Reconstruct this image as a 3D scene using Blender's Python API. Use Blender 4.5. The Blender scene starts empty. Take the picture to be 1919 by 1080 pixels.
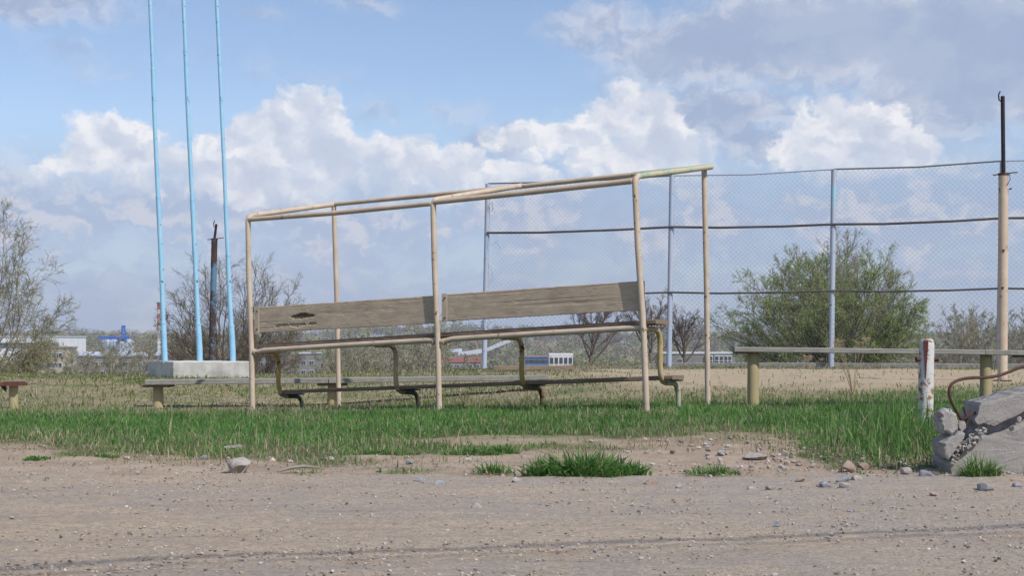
import bpy, math, random
import numpy as np
from mathutils import Vector
R = math.radians
scene = bpy.context.scene
col = scene.collection
F, YH, H0 = 2650.0, 645.0, 0.58          # focal length (photo px), horizon row, eye height

def at(px, py, Y):
    """world point seen at photo pixel (px,py) at distance Y"""
    return Vector(((px - 960) / F * Y, Y, H0 - (py - YH) / F * Y))

def sm(a, b, t):
    t = np.clip((t - a) / (b - a), 0, 1)
    return t * t * (3 - 2 * t)

# ------------------------------------------------------------------ noise
def _h(ix, iy, s):
    n = (ix.astype(np.int64) * 374761393 + iy.astype(np.int64) * 668265263 + s * 1274126177) & 0xffffffff
    n = ((n ^ (n >> 13)) * 1274126177) & 0xffffffff
    return ((n ^ (n >> 16)) & 0xffff) / 65535.0

def vnoise(x, y, s=0):
    x = np.asarray(x, float); y = np.asarray(y, float)
    ix = np.floor(x); iy = np.floor(y); fx = x - ix; fy = y - iy
    fx = fx * fx * (3 - 2 * fx); fy = fy * fy * (3 - 2 * fy)
    a = _h(ix, iy, s); b = _h(ix + 1, iy, s); c = _h(ix, iy + 1, s); d = _h(ix + 1, iy + 1, s)
    return (a * (1 - fx) + b * fx) * (1 - fy) + (c * (1 - fx) + d * fx) * fy

def fbm(x, y, s=0, o=4):
    r = 0; a = .5; t = 0
    for i in range(o):
        r = r + a * vnoise(np.asarray(x) * 2 ** i, np.asarray(y) * 2 ** i, s + i * 17); t += a; a *= .5
    return r / t

# ------------------------------------------------------------------ terrain
def edge_y(x):                            # where the plateau breaks off into the valley
    return 23.5 + 9.5 * sm(-3.5, 3.5, x) + 1.2 * (fbm(x * .25, x * 0 + 3, 5) - .5)

def ground_z(x, y, fine=True):
    x = np.asarray(x, float); y = np.asarray(y, float)
    left = 1 - sm(-3.0, 1.4, x)
    zl = -.05 * sm(8, 10.5, y) - .07 * sm(10.5, 15.5, y) + .20 * sm(15.8, 21, y)
    zr = .13 * sm(13.2, 17.5, y) - .03 * sm(20, 27, y)
    z = zl * left + zr * (1 - left)
    e = edge_y(x)
    d = y - e
    z = z - 18 * sm(0, 150, d) - .35 * np.clip(d, 0, 3) / 3
    # wooded rise on the far side of the valley
    ang = x / np.maximum(y, 50) * F + 960
    rise = 20 + 7 * sm(560, 700, ang) * (1 - sm(900, 1100, ang)) - 2 * sm(1200, 1500, ang)
    z = z + rise * sm(650, 1500, y) - 10 * sm(1700, 3000, y)
    z = z + (fbm(x / 260., y / 260., 9) - .5) * 8 * sm(500, 900, y)
    if fine:
        k = 1 - sm(30, 60, y)
        z = z + k * ((fbm(x * .7, y * .7, 1) - .5) * .05 * sm(6.5, 9, y) + (fbm(x * 5, y * 5, 2, 3) - .5) * .022 * sm(5.8, 7.0, y))
        z = z + k * (fbm(x * 1.6, y * 3.0, 21, 3) - .5) * .012
    return z

def pxof(x, y): return np.asarray(x) / np.maximum(y, .5) * F + 960

_ep = np.array([(-900, 846), (0, 838), (120, 842), (250, 848), (400, 858), (560, 866), (700, 862), (790, 856), (850, 846), (1000, 842), (1090, 840),
                (1180, 832), (1300, 826), (1400, 828), (1470, 842), (1520, 860), (1600, 876), (1700, 884), (1790, 885), (1919, 880), (2600, 870)], float)
def verge_y(x, y):                        # near edge of the grass
    p = np.interp(pxof(x, y), _ep[:, 0], _ep[:, 1])
    return H0 * F / (p - YH)

def dens_green(x, y):
    v = verge_y(x, y)
    n = fbm(x * 2.2, y * 2.2, 31, 4)
    g = sm(-.25, .5, y - v + (n - .5) * 3.0)
    far = 13.2 + 1.6 * (fbm(x * .5, y * .5 + 8, 33) - .5) + .8 * sm(2, 5, x)
    g = g * (1 - sm(-.5, 1.3, y - far))
    bare = ((x + .06) / .62) ** 2 + ((y - 8.45) / .42) ** 2 + (n - .5) * 1.6
    g = g * sm(.75, 1.25, bare)
    return g

def dens_sand(x, y):
    n = fbm(x * 1.1, y * .7, 41, 4)
    b = sm(.3, 1.6, x + (n - .5) * 2.5) * sm(15.2, 17.0, y + (n - .5) * 2.5 ) * (1 - sm(26.0, 28.0, y + (n - .5) * 2))
    return b

# ------------------------------------------------------------------ mesh helpers
class MB:
    def __init__(s): s.v = []; s.f = []; s.l = []; s.sm = []
    def add(s, vs, fs, ls=None, smooth=False):
        o = len(s.v); s.v += [tuple(v) for v in vs]; s.f += [tuple(i + o for i in f) for f in fs]
        s.l += [tuple(q) for q in (ls if ls is not None else vs)]; s.sm += [smooth] * len(fs); return s
    def box(s, c, d, rz=0, tilt=None):
        c = Vector(c); hx, hy, hz = [q / 2 for q in d]
        ca, sa = math.cos(rz), math.sin(rz)
        vs = []; ls = []
        for z in (-hz, hz):
            for x, y in ((-hx, -hy), (hx, -hy), (hx, hy), (-hx, hy)):
                vs.append(c + Vector((x * ca - y * sa, x * sa + y * ca, z))); ls.append((x, y, z))
        return s.add(vs, [(3, 2, 1, 0), (4, 5, 6, 7), (0, 1, 5, 4), (1, 2, 6, 5), (2, 3, 7, 6), (3, 0, 4, 7)], ls)
    def tube(s, pts, rad, n=8, cap=True, smooth=True):
        pts = [Vector(p) for p in pts]; m = len(pts)
        if not hasattr(rad, '__len__'): rad = [rad] * m
        vs = []; ls = []; T = 0; up = None
        for i, p in enumerate(pts):
            d = (pts[min(i + 1, m - 1)] - pts[max(i - 1, 0)]).normalized()
            if up is None:
                up = Vector((0, 0, 1)) if abs(d.z) < .9 else Vector((1, 0, 0))
            a = d.cross(up).normalized(); b = a.cross(d).normalized(); up = b
            if i: T += (p - pts[i - 1]).length
            for k in range(n):
                t = 2 * math.pi * k / n
                vs.append(p + (a * math.cos(t) + b * math.sin(t)) * rad[i]); ls.append((T, math.cos(t) * rad[i], math.sin(t) * rad[i]))
        fs = [(i * n + k, i * n + (k + 1) % n, (i + 1) * n + (k + 1) % n, (i + 1) * n + k) for i in range(m - 1) for k in range(n)]
        s.add(vs, fs, ls, smooth)
        if cap and n > 3:
            for i, rev in ((0, True), (m - 1, False)):
                q = vs[i * n:(i + 1) * n]; lq = ls[i * n:(i + 1) * n]
                s.add(q, [tuple(reversed(range(n))) if rev else tuple(range(n))], lq)
        return s
    def board(s, p0, p1, wv, tv, nl=40, nw=6, jit=.002, disp=None, seed=0, cham=.004):
        """plank from p0 to p1 (centre line), wv = full width vector, tv = full thickness vector; face +tv is finely gridded"""
        p0, p1, wv, tv = Vector(p0), Vector(p1), Vector(wv), Vector(tv)
        rr = random.Random(seed); W = wv.length; T = tv.length; L = (p1 - p0).length; w = wv / W; t = tv / T
        sec = [(-W / 2 + cham, -T / 2), (W / 2 - cham, -T / 2), (W / 2, -T / 2 + cham), (W / 2, T / 2 - cham)]
        top = [(W / 2 - cham - (W - 2 * cham) * k / nw, T / 2) for k in range(nw + 1)]
        sec = sec + top + [(-W / 2, T / 2 - cham), (-W / 2, -T / 2 + cham)]
        n = len(sec); vs = []; ls = []
        for i in range(nl + 1):
            q = p0 + (p1 - p0) * i / nl; jw = rr.uniform(-jit, jit); j2 = rr.uniform(-jit, jit)
            for k, (a, b) in enumerate(sec):
                bb = b; aa = a + (jw if a > 0 else j2)
                if disp and b > T / 2 - 1e-6: bb = b + disp(L * i / nl, a)
                vs.append(q + w * aa + t * bb); ls.append((L * i / nl + seed * 1.37, a, bb))
        fs = [(i * n + (k + 1) % n, i * n + k, (i + 1) * n + k, (i + 1) * n + (k + 1) % n) for i in range(nl) for k in range(n)]
        fs += [tuple(range(n)), tuple(reversed(range(nl * n, nl * n + n)))]
        return s.add(vs, fs, ls)
    def build(s, name, m, parent=None, smooth=None):
        if parent is not None:
            o = parent; org = Vector((0, 0, 0))
            while o is not None: org += o.location; o = o.parent
        else: org = Vector((0, 0, 0))
        me = bpy.data.meshes.new(name)
        me.from_pydata([tuple(Vector(v) - org) for v in s.v], [], s.f)
        me.update()
        a = me.attributes.new('loc', 'FLOAT_VECTOR', 'POINT')
        a.data.foreach_set('vector', np.array(s.l, dtype=np.float32).ravel())
        me.polygons.foreach_set('use_smooth', [bool(q) if smooth is None else smooth for q in s.sm])
        o = bpy.data.objects.new(name, me); col.objects.link(o)
        if m: me.materials.append(m)
        if parent is not None: o.parent = parent
        return o

def raw_mesh(name, V, Fc, m, parent=None, colr=None, smooth=False):
    """V (n,3) array, Fc (m,k) int array -- fast"""
    me = bpy.data.meshes.new(name); V = np.asarray(V, np.float32); Fc = np.asarray(Fc, np.int32)
    k = Fc.shape[1]
    me.vertices.add(len(V)); me.vertices.foreach_set('co', V.ravel())
    me.loops.add(Fc.size); me.loops.foreach_set('vertex_index', Fc.ravel())
    me.polygons.add(len(Fc)); me.polygons.foreach_set('loop_start', np.arange(0, Fc.size, k, dtype=np.int32))
    me.polygons.foreach_set('loop_total', np.full(len(Fc), k, np.int32))
    me.polygons.foreach_set('use_smooth', np.full(len(Fc), smooth, bool))
    if colr is not None:
        a = me.attributes.new('tint', 'FLOAT_COLOR', 'POINT')
        c = np.ones((len(V), 4), np.float32); c[:, :3] = colr; a.data.foreach_set('color', c.ravel())
    me.update(calc_edges=True); me.validate()
    o = bpy.data.objects.new(name, me); col.objects.link(o)
    if m: me.materials.append(m)
    if parent is not None: o.parent = parent
    return o

def tag(o, label=None, cat=None, group=None, kind=None):
    if label: o['label'] = label
    if cat: o['category'] = cat
    if group: o['group'] = group
    if kind: o['kind'] = kind
    return o

def thing(name, loc, label, cat, group=None):
    o = bpy.data.objects.new(name, None); col.objects.link(o); o.location = loc; o.empty_display_size = .1
    return tag(o, label, cat, group)

def copy_tree(o, parent=None):
    c = o.copy(); col.objects.link(c); c.parent = parent
    for ch in list(o.children): copy_tree(ch, c)
    return c

# ------------------------------------------------------------------ materials
def newmat(name):
    m = bpy.data.materials.new(name); m.use_nodes = True; nt = m.node_tree
    b = nt.nodes['Principled BSDF']; b.inputs['Roughness'].default_value = .85
    if 'Specular IOR Level' in b.inputs: b.inputs['Specular IOR Level'].default_value = .3
    return m, nt, b
def N(nt, t, **k):
    n = nt.nodes.new(t)
    for a, b in k.items():
        if a.startswith('i_'): n.inputs[a[2:].replace('_', ' ')].default_value = b
        else: setattr(n, a, b)
    return n
def mixc(nt, fac, a, b, blend='MIX'):
    n = nt.nodes.new('ShaderNodeMix'); n.data_type = 'RGBA'; n.blend_type = blend
    for s, v in ((n.inputs[0], fac), (n.inputs[6], a), (n.inputs[7], b)):
        if hasattr(v, 'is_output'): nt.links.new(v, s)
        else: s.default_value = v if isinstance(v, float) else tuple(v) + (1,)
    return n.outputs[2]
def ramp(nt, src, a, b, lo=0., hi=1.):
    n = nt.nodes.new('ShaderNodeMapRange'); n.interpolation_type = 'SMOOTHSTEP'
    nt.links.new(src, n.inputs[0]); n.inputs[1].default_value = a; n.inputs[2].default_value = b; n.inputs[3].default_value = lo; n.inputs[4].default_value = hi
    return n.outputs[0]
def noise(nt, vec, scale, detail=4, rough=.6, stretch=None):
    if stretch:
        mp = nt.nodes.new('ShaderNodeMapping'); mp.inputs['Scale'].default_value = stretch; nt.links.new(vec, mp.inputs[0]); vec = mp.outputs[0]
    n = nt.nodes.new('ShaderNodeTexNoise'); n.inputs['Scale'].default_value = scale; n.inputs['Detail'].default_value = detail; n.inputs['Roughness'].default_value = rough
    nt.links.new(vec, n.inputs['Vector']); return n.outputs['Fac']
def coords(nt, attr=None):
    if attr:
        n = nt.nodes.new('ShaderNodeAttribute'); n.attribute_name = attr; return n.outputs['Vector']
    return nt.nodes.new('ShaderNodeTexCoord').outputs['Object']
def bump(nt, b, h, s=.5, d=.01):
    n = nt.nodes.new('ShaderNodeBump'); n.inputs['Strength'].default_value = s; n.inputs['Distance'].default_value = d
    nt.links.new(h, n.inputs['Height']); nt.links.new(n.outputs[0], b.inputs['Normal'])

def simple(name, c1, c2, scale=6, rough=.85, bmp=.3, bd=.01, metal=0., stretch=None, attr=None):
    m, nt, b = newmat(name); v = coords(nt, attr)
    f = noise(nt, v, scale, 6, .65, stretch)
    nt.links.new(mixc(nt, ramp(nt, f, .3, .7), c1, c2), b.inputs['Base Color'])
    b.inputs['Roughness'].default_value = rough; b.inputs['Metallic'].default_value = metal
    if bmp: bump(nt, b, noise(nt, v, scale * 6, 4, .6, stretch), bmp, bd)
    return m

def painted(name, paint, paint2, rust=(.13, .06, .035), rust2=(.06, .035, .025), amt=.62, scale=7, rough=.55, under=None, underamt=.6, attr=None):
    """old paint on metal: faded patches, a second older coat, rust specks"""
    m, nt, b = newmat(name); v = coords(nt, attr)
    c = mixc(nt, ramp(nt, noise(nt, v, scale * .7, 5, .6), .35, .65), paint, paint2)
    if under: c = mixc(nt, ramp(nt, noise(nt, v, scale * .35, 6, .7), underamt, underamt + .05), c, under)
    rc = mixc(nt, noise(nt, v, scale * 9, 3), rust, rust2)
    rf = ramp(nt, noise(nt, v, scale * 2.2, 8, .72), amt, amt + .035)
    c = mixc(nt, rf, c, rc)
    c = mixc(nt, ramp(nt, noise(nt, v, scale * 14, 3, .5), .5, .8, 0., .25), c, tuple(q * .55 for q in paint))
    nt.links.new(c, b.inputs['Base Color'])
    nt.links.new(ramp(nt, rf, 0., 1., rough, .95), b.inputs['Roughness'])
    bump(nt, b, noise(nt, v, scale * 8, 5), .25, .004)
    return m

def wood(name, c1, c2, dark=(.03, .02, .015), peel=None, peelamt=.55, rough=.9):
    m, nt, b = newmat(name); v = coords(nt, 'loc')
    g = noise(nt, v, 3., 8, .7, (1.2, 26, 26))
    c = mixc(nt, ramp(nt, g, .3, .68), c1, c2)
    g2 = noise(nt, v, 5., 4, .6, (.8, 60, 60))
    c = mixc(nt, ramp(nt, g2, .62, .75, 0., .7), c, dark) if not peel else c
    h = g
    if peel:
        p = noise(nt, v, 5., 8, .75, (1.0, 3.5, 3.5)); pf = ramp(nt, p, peelamt, peelamt + .03)
        pc = mixc(nt, ramp(nt, noise(nt, v, 9, 5, .6, (1, 3, 3)), .3, .7), peel, tuple(q * .78 for q in peel))
        c = mixc(nt, pf, pc, c)
    c = mixc(nt, ramp(nt, noise(nt, v, 1.7, 4, .6), .4, .75, 0., .35), c, tuple(q * .6 for q in c1))
    if peel:                                  # rotten hollows where the face has broken away
        sp_ = nt.nodes.new('ShaderNodeSeparateXYZ'); nt.links.new(v, sp_.inputs[0])
        c = mixc(nt, ramp(nt, sp_.outputs[2], .0105, .0145, .85, 0.), c, (.07, .045, .03))
        ck = ramp(nt, noise(nt, v, 4., 6, .6, (.35, 22, 1)), .66, .70, 0., .4); c = mixc(nt, ck, c, (.13, .09, .065))
    nt.links.new(c, b.inputs['Base Color']); b.inputs['Roughness'].default_value = rough
    bump(nt, b, h, .06 if peel else .5, .003)
    return m

def tintmat(name, rough=.6, transl=.3, attr='tint', var=.0):
    m, nt, b = newmat(name)
    a = nt.nodes.new('ShaderNodeAttribute'); a.attribute_name = attr
    c = a.outputs['Color']
    nt.links.new(c, b.inputs['Base Color']); b.inputs['Roughness'].default_value = rough
    if transl:
        t = nt.nodes.new('ShaderNodeBsdfTranslucent'); nt.links.new(c, t.inputs[0])
        mx = nt.nodes.new('ShaderNodeMixShader'); mx.inputs[0].default_value = transl
        nt.links.new(b.outputs[0], mx.inputs[1]); nt.links.new(t.outputs[0], mx.inputs[2])
        nt.links.new(mx.outputs[0], nt.nodes['Material Output'].inputs[0])
    return m

def foliage(name, c1, c2, transl=.35):
    m, nt, b = newmat(name); v = coords(nt)
    w = nt.nodes.new('ShaderNodeNewGeometry')
    c = mixc(nt, w.outputs['Random Per Island'], c1, c2)
    nt.links.new(c, b.inputs['Base Color']); b.inputs['Roughness'].default_value = .6
    t = nt.nodes.new('ShaderNodeBsdfTranslucent'); nt.links.new(c, t.inputs[0])
    mx = nt.nodes.new('ShaderNodeMixShader'); mx.inputs[0].default_value = transl
    nt.links.new(b.outputs[0], mx.inputs[1]); nt.links.new(t.outputs[0], mx.inputs[2])
    nt.links.new(mx.outputs[0], nt.nodes['Material Output'].inputs[0])
    return m

M = {}
M['cream'] = painted('cream_paint', (.55, .45, .35), (.47, .375, .28), amt=.61, under=(.40, .36, .28), underamt=.60)
M['cream_old'] = painted('cream_paint_over_yellow_and_green', (.48, .39, .28), (.42, .31, .14), amt=.58, under=(.38, .27, .09), underamt=.50, scale=5)
M['greeny'] = painted('chipped_green_and_yellow_paint', (.40, .42, .30), (.46, .40, .26), amt=.60, under=(.29, .36, .27), underamt=.52, scale=14)
M['dkgreen'] = painted('dark_green_paint', (.045, .08, .055), (.09, .09, .05), amt=.55, under=(.20, .15, .06), underamt=.58, scale=6)
M['yellowpipe'] = painted('ochre_painted_pipe', (.40, .33, .18), (.34, .28, .16), amt=.63, scale=4)
M['blue'] = painted('sky_blue_paint', (.25, .49, .68), (.31, .54, .70), rust=(.12, .07, .05), amt=.61, scale=6)
M['bluerust'] = painted('blue_paint_peeling_to_rust', (.08, .16, .25), (.10, .19, .28), rust=(.085, .05, .035), rust2=(.04, .03, .03), amt=.47, scale=1.6)
M['fencepost'] = painted('pale_blue_grey_paint', (.36, .44, .56), (.40, .42, .50), rust=(.20, .15, .14), amt=.64, scale=3, under=(.30, .50, .60), underamt=.6)
M['whiterust'] = painted('white_paint_with_rust', (.62, .60, .57), (.52, .51, .50), rust=(.22, .11, .06), rust2=(.34, .22, .12), amt=.525, scale=9)
M['rust'] = simple('rust', (.10, .05, .035), (.06, .032, .025), 30)
M['rustplate'] = simple('rusty_red_plate', (.17, .06, .04), (.09, .04, .035), 24)
M['black'] = simple('black_steel', (.018, .014, .018), (.035, .02, .02), 12, .6)
M['wire'] = simple('galvanised_wire', (.16, .18, .20), (.12, .13, .15), 20, .5, 0, metal=.3)
M['rail'] = simple('dark_rail', (.05, .045, .05), (.10, .09, .09), 3, .7)
M['seatwood'] = wood('brown_seat_plank', (.27, .20, .145), (.16, .115, .085))
M['greywood'] = wood('weathered_grey_plank', (.34, .325, .29), (.19, .18, .155))
M['backwood'] = wood('backrest_board_paint', (.20, .145, .10), (.11, .08, .06), peel=(.54, .43, .315), peelamt=.65)
def concrete(name, c1, c2, dk):
    m, nt, b = newmat(name); v = coords(nt)
    c = mixc(nt, ramp(nt, noise(nt, v, 4, 7, .7), .35, .65), c1, c2)
    c = mixc(nt, ramp(nt, noise(nt, v, 1.6, 6, .7, (1, 1, 2.2)), .52, .68, 0., .6), c, dk)
    c = mixc(nt, ramp(nt, noise(nt, v, 160, 3, .6), .60, .68, 0., .55), c, dk)
    c = mixc(nt, ramp(nt, noise(nt, v, 120, 3, .6, (1.1, 1, 1)), .62, .70, 0., .5), c, tuple(min(q * 1.5, .7) for q in c1))
    nt.links.new(c, b.inputs['Base Color']); b.inputs['Roughness'].default_value = .95
    bump(nt, b, noise(nt, v, 70, 8, .75), .7, .008)
    return m
M['conc'] = concrete('grey_concrete', (.35, .325, .30), (.27, .25, .235), (.17, .16, .145))
M['blockc'] = concrete('weathered_block_concrete', (.60, .585, .54), (.48, .47, .43), (.30, .30, .26))
M['concdirty'] = simple('old_concrete', (.42, .40, .37), (.27, .255, .24), 30, .95, .5, .01)
M['stone'] = simple('pale_stone', (.38, .35, .32), (.24, .21, .19), 30, .9, .6, .004)
M['rock'] = simple('grey_stone', (.30, .30, .31), (.17, .17, .18), 30, .9, .6, .004)
M['brick'] = simple('brick_fragment', (.35, .27, .225), (.24, .165, .135), 30, .9, .6, .004)
M['grass'] = tintmat('grass_blades', .5, .35)
M['twigs'] = simple('dark_bark', (.11, .085, .07), (.17, .135, .11), 8, .9, 0)
M['twigsp'] = simple('pale_bark', (.27, .24, .19), (.19, .16, .13), 8, .9, 0)
M['twigsg'] = simple('grey_twigs', (.18, .145, .125), (.24, .20, .175), 3, .9, 0)
M['leafw'] = foliage('willow_leaves', (.29, .40, .12), (.43, .51, .21), .5)
M['leafp'] = foliage('pale_buds', (.34, .36, .14), (.42, .42, .20), .45)
M['leafy'] = foliage('yellow_green_leaves', (.26, .27, .06), (.17, .20, .05))
M['leafb'] = foliage('brown_leaves', (.28, .14, .06), (.22, .16, .09))
M['leafb2'] = foliage('pale_brown_buds', (.34, .30, .20), (.28, .26, .14))
M['leafy2'] = foliage('pale_green_birch_leaves', (.28, .29, .12), (.22, .22, .12))
M['birch'] = simple('birch_bark', (.42, .38, .33), (.25, .21, .18), 4, .9, 0)
M['far'] = tintmat('far_tree_crowns', .9, 0)
# ================================================================== SETTING
SUN_AZ = math.atan2(.68, -.73); SUN_EL = R(47)
sund = Vector((math.sin(SUN_AZ) * math.cos(SUN_EL), math.cos(SUN_AZ) * math.cos(SUN_EL), math.sin(SUN_EL)))

# ---- ground sheet
def growing(a, first, k, end):
    o = [a]; s = first
    while o[-1] < end: o.append(o[-1] + s); s *= k
    return o
xs = np.arange(-7.5, 7.501, .05); gx = growing(7.5, .08, 1.13, 4000)[1:]
xs = np.concatenate([-np.array(gx[::-1]), xs, gx])
ys = np.concatenate([-np.array(growing(0, .3, 1.3, 600)[::-1]), np.arange(.3, 3, .3), np.arange(3, 15, .045), np.arange(15, 36, .12), growing(36, .3, 1.10, 4100)])
GX, GY = np.meshgrid(xs, ys)
GZ = ground_z(GX, GY)
GZ = GZ - .012 * (1 - sm(5.9, 6.7, GY))            # bed under the road sheet
nx, ny = len(xs), len(ys)
idx = np.arange(nx * ny).reshape(ny, nx)
faces = np.stack([idx[:-1, :-1], idx[:-1, 1:], idx[1:, 1:], idx[1:, :-1]], -1).reshape(-1, 4)
V = np.stack([GX, GY, GZ], -1).reshape(-1, 3)
gmask = (dens_green(GX, GY)).ravel(); smask = dens_sand(GX, GY).ravel()
straw = (sm(7.5, 9.5, GY) * (1 - dens_green(GX, GY))).ravel()
msk = np.stack([gmask, smask, straw], -1)
m, nt, b = newmat('verge_soil')
ac = nt.nodes.new('ShaderNodeAttribute'); ac.attribute_name = 'tint'
sp = nt.nodes.new('ShaderNodeSeparateColor'); nt.links.new(ac.outputs['Color'], sp.inputs[0])
v = coords(nt)
soil = mixc(nt, ramp(nt, noise(nt, v, 2.5, 6, .7), .35, .65), (.44, .345, .26), (.33, .25, .18))
soil = mixc(nt, ramp(nt, noise(nt, v, 60, 3, .6), .55, .75, 0., .6), soil, (.19, .14, .105))
strw = mixc(nt, ramp(nt, noise(nt, v, 5, 6, .7), .35, .65), (.34, .27, .17), (.20, .19, .10))
strw = mixc(nt, ramp(nt, noise(nt, v, .9, 4, .6), .52, .68), strw, (.12, .17, .05))
sand = mixc(nt, ramp(nt, noise(nt, v, 3, 6, .7), .35, .65), (.43, .345, .235), (.37, .295, .195))
grn = mixc(nt, noise(nt, v, 12, 4), (.06, .085, .025), (.14, .12, .06))
c = mixc(nt, sp.outputs[2], soil, strw); c = mixc(nt, sp.outputs[1], c, sand); c = mixc(nt, sp.outputs[0], c, grn)
nt.links.new(c, b.inputs['Base Color']); b.inputs['Roughness'].default_value = 1
bump(nt, b, noise(nt, v, 45, 6, .7), .8, .02)
tag(raw_mesh('ground', V, faces, m, colr=msk, smooth=True), kind='structure')

# ---- dirt and gravel road in front
xr = np.arange(-5, 5.001, .03); xr = np.concatenate([-np.array(growing(5, .06, 1.2, 150)[1:][::-1]), xr, growing(5, .06, 1.2, 150)[1:]])
yr = np.concatenate([np.arange(-6, 2.6, .3), np.arange(2.6, 7.3, .022)])
RX, RY = np.meshgrid(xr, yr)
RZ = ground_z(RX, RY) + .006 + (fbm(RX * 2.5, RY * 6, 51, 5) - .5) * .022 + (vnoise(RX * 28, RY * 28, 57) - .5) * .005
re = 6.35 + .5 * (fbm(RX * 1.3, RX * 0, 61) - .5) - .25 * sm(-2.5, 1.5, RX) + .1
RZ = RZ - .06 * sm(-.15, .45, RY - re)
RZ = RZ - .06 * (1 - sm(-6, -5, RY))
ruts = .016 * np.exp(-((RY - 3.95 - RX * .28) / .16) ** 2)
RZ = RZ - ruts
nx, ny = len(xr), len(yr); idx = np.arange(nx * ny).reshape(ny, nx)
faces = np.stack([idx[:-1, :-1], idx[:-1, 1:], idx[1:, 1:], idx[1:, :-1]], -1).reshape(-1, 4)
m, nt, b = newmat('dirt_road'); v = coords(nt)
big = noise(nt, v, 1.0, 5, .6, (.35, 1.3, 1))
c = mixc(nt, ramp(nt, big, .44, .56), (.49, .395, .295), (.385, .34, .295))
c = mixc(nt, ramp(nt, noise(nt, v, 9, 6, .75, (.6, 1.4, 1)), .42, .62), c, (.49, .385, .285))
c = mixc(nt, ramp(nt, noise(nt, v, 38, 5, .75), .46, .58, 0., .6), c, (.25, .205, .165))
c = mixc(nt, ramp(nt, noise(nt, v, 5, 8, .8, (.5, 1.5, 1)), .50, .60, 0., .35), c, (.29, .25, .215))
c = mixc(nt, ramp(nt, noise(nt, v, 110, 3, .7), .53, .64, 0., .85), c, (.20, .16, .13))
c = mixc(nt, ramp(nt, noise(nt, v, 75, 3, .6, (1, 1.3, 1)), .60, .68, 0., .7), c, (.55, .50, .46))
c = mixc(nt, ramp(nt, noise(nt, v, 2.6, 6, .75, (.5, 2.5, 1)), .55, .66, 0., .7), c, (.24, .21, .19))
sx_ = nt.nodes.new('ShaderNodeSeparateXYZ'); nt.links.new(v, sx_.inputs[0])     # browner soil at one end, grey gravel at the other
c = mixc(nt, ramp(nt, sx_.outputs[0], -1.8, 1.4, 0., .55), mixc(nt, .18, c, (.44, .34, .235)), mixc(nt, .28, c, (.37, .345, .315)))
nt.links.new(c, b.inputs['Base Color']); b.inputs['Roughness'].default_value = 1
bump(nt, b, noise(nt, v, 90, 5, .75), .9, .012)
tag(raw_mesh('road', np.stack([RX, RY, RZ], -1).reshape(-1, 3), faces, m, smooth=True), kind='structure')
def road_z(x, y):
    z = float(ground_z(x, y)); return z + .006

# ---- gravel: thousands of small pebbles on the road and the verge
rng = np.random.default_rng(5)
ico = np.array([(0, 0, 1), (.894, 0, .447), (.276, .851, .447), (-.724, .526, .447), (-.724, -.526, .447), (.276, -.851, .447),
                (.724, .526, -.447), (-.276, .851, -.447), (-.894, 0, -.447), (-.276, -.851, -.447), (.724, -.526, -.447), (0, 0, -1)])
icf = np.array([(0, 1, 2), (0, 2, 3), (0, 3, 4), (0, 4, 5), (0, 5, 1), (1, 6, 2), (2, 7, 3), (3, 8, 4), (4, 9, 5), (5, 10, 1),
                (2, 6, 7), (3, 7, 8), (4, 8, 9), (5, 9, 10), (1, 10, 6), (6, 11, 7), (7, 11, 8), (8, 11, 9), (9, 11, 10), (10, 11, 6)])
def pebbles(name, n, ylo, yhi, smin, smax, pw, keep, label):
    y = rng.uniform(ylo, yhi, n * 3); x = rng.uniform(-.46, .46, n * 3) * y
    k = rng.random(n * 3) < keep(x, y); x, y = x[k][:n], y[k][:n]; n = len(x)
    s = smin + (smax - smin) * rng.random(n) ** pw
    P = ico[None] * (1 + rng.uniform(-.3, .3, (n, 12, 1))) * s[:, None, None] * np.stack([rng.uniform(.7, 1.4, n), rng.uniform(.7, 1.2, n), rng.uniform(.4, .8, n)], -1)[:, None, :]
    a = rng.uniform(0, 6.28, n); ca, sa = np.cos(a)[:, None], np.sin(a)[:, None]
    X = P[..., 0] * ca - P[..., 1] * sa + x[:, None]; Y = P[..., 0] * sa + P[..., 1] * ca + y[:, None]
    Z = P[..., 2] + (ground_z(x, y) + .006 + s * .15)[:, None]
    V = np.stack([X, Y, Z], -1).reshape(-1, 3)
    Fc = (icf[None] + (np.arange(n) * 12)[:, None, None]).reshape(-1, 3)
    pal = np.array([(.40, .33, .27), (.30, .26, .23), (.40, .36, .33), (.19, .155, .135), (.32, .31, .31), (.43, .39, .37), (.12, .10, .09), (.40, .26, .16)])
    c = pal[rng.choice(8, n, p=[.25, .18, .13, .14, .10, .08, .08, .04])] * rng.uniform(.8, 1.15, (n, 1))
    o = raw_mesh(name, V, Fc, M['peb'], colr=np.repeat(c, 12, 0))
    return tag(o, label, 'gravel', kind='stuff')
M['peb'] = tintmat('pebbles', .9, 0)
pebbles('gravel', 22000, 3.1, 6.9, .0010, .0068, 5.0, lambda x, y: .35 + .65 * fbm(x * 1.2, y * 2.5, 71), 'fine loose gravel scattered over the dirt road')
pebbles('rubble', 1300, 5.9, 8.4, .002, .017, 3.6, lambda x, y: (.12 + .88 * sm(.2, 1.2, x)) * sm(.4, .6, fbm(x * 2, y * 2, 73)), 'small rubble and grit along the edge of the verge')

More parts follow.
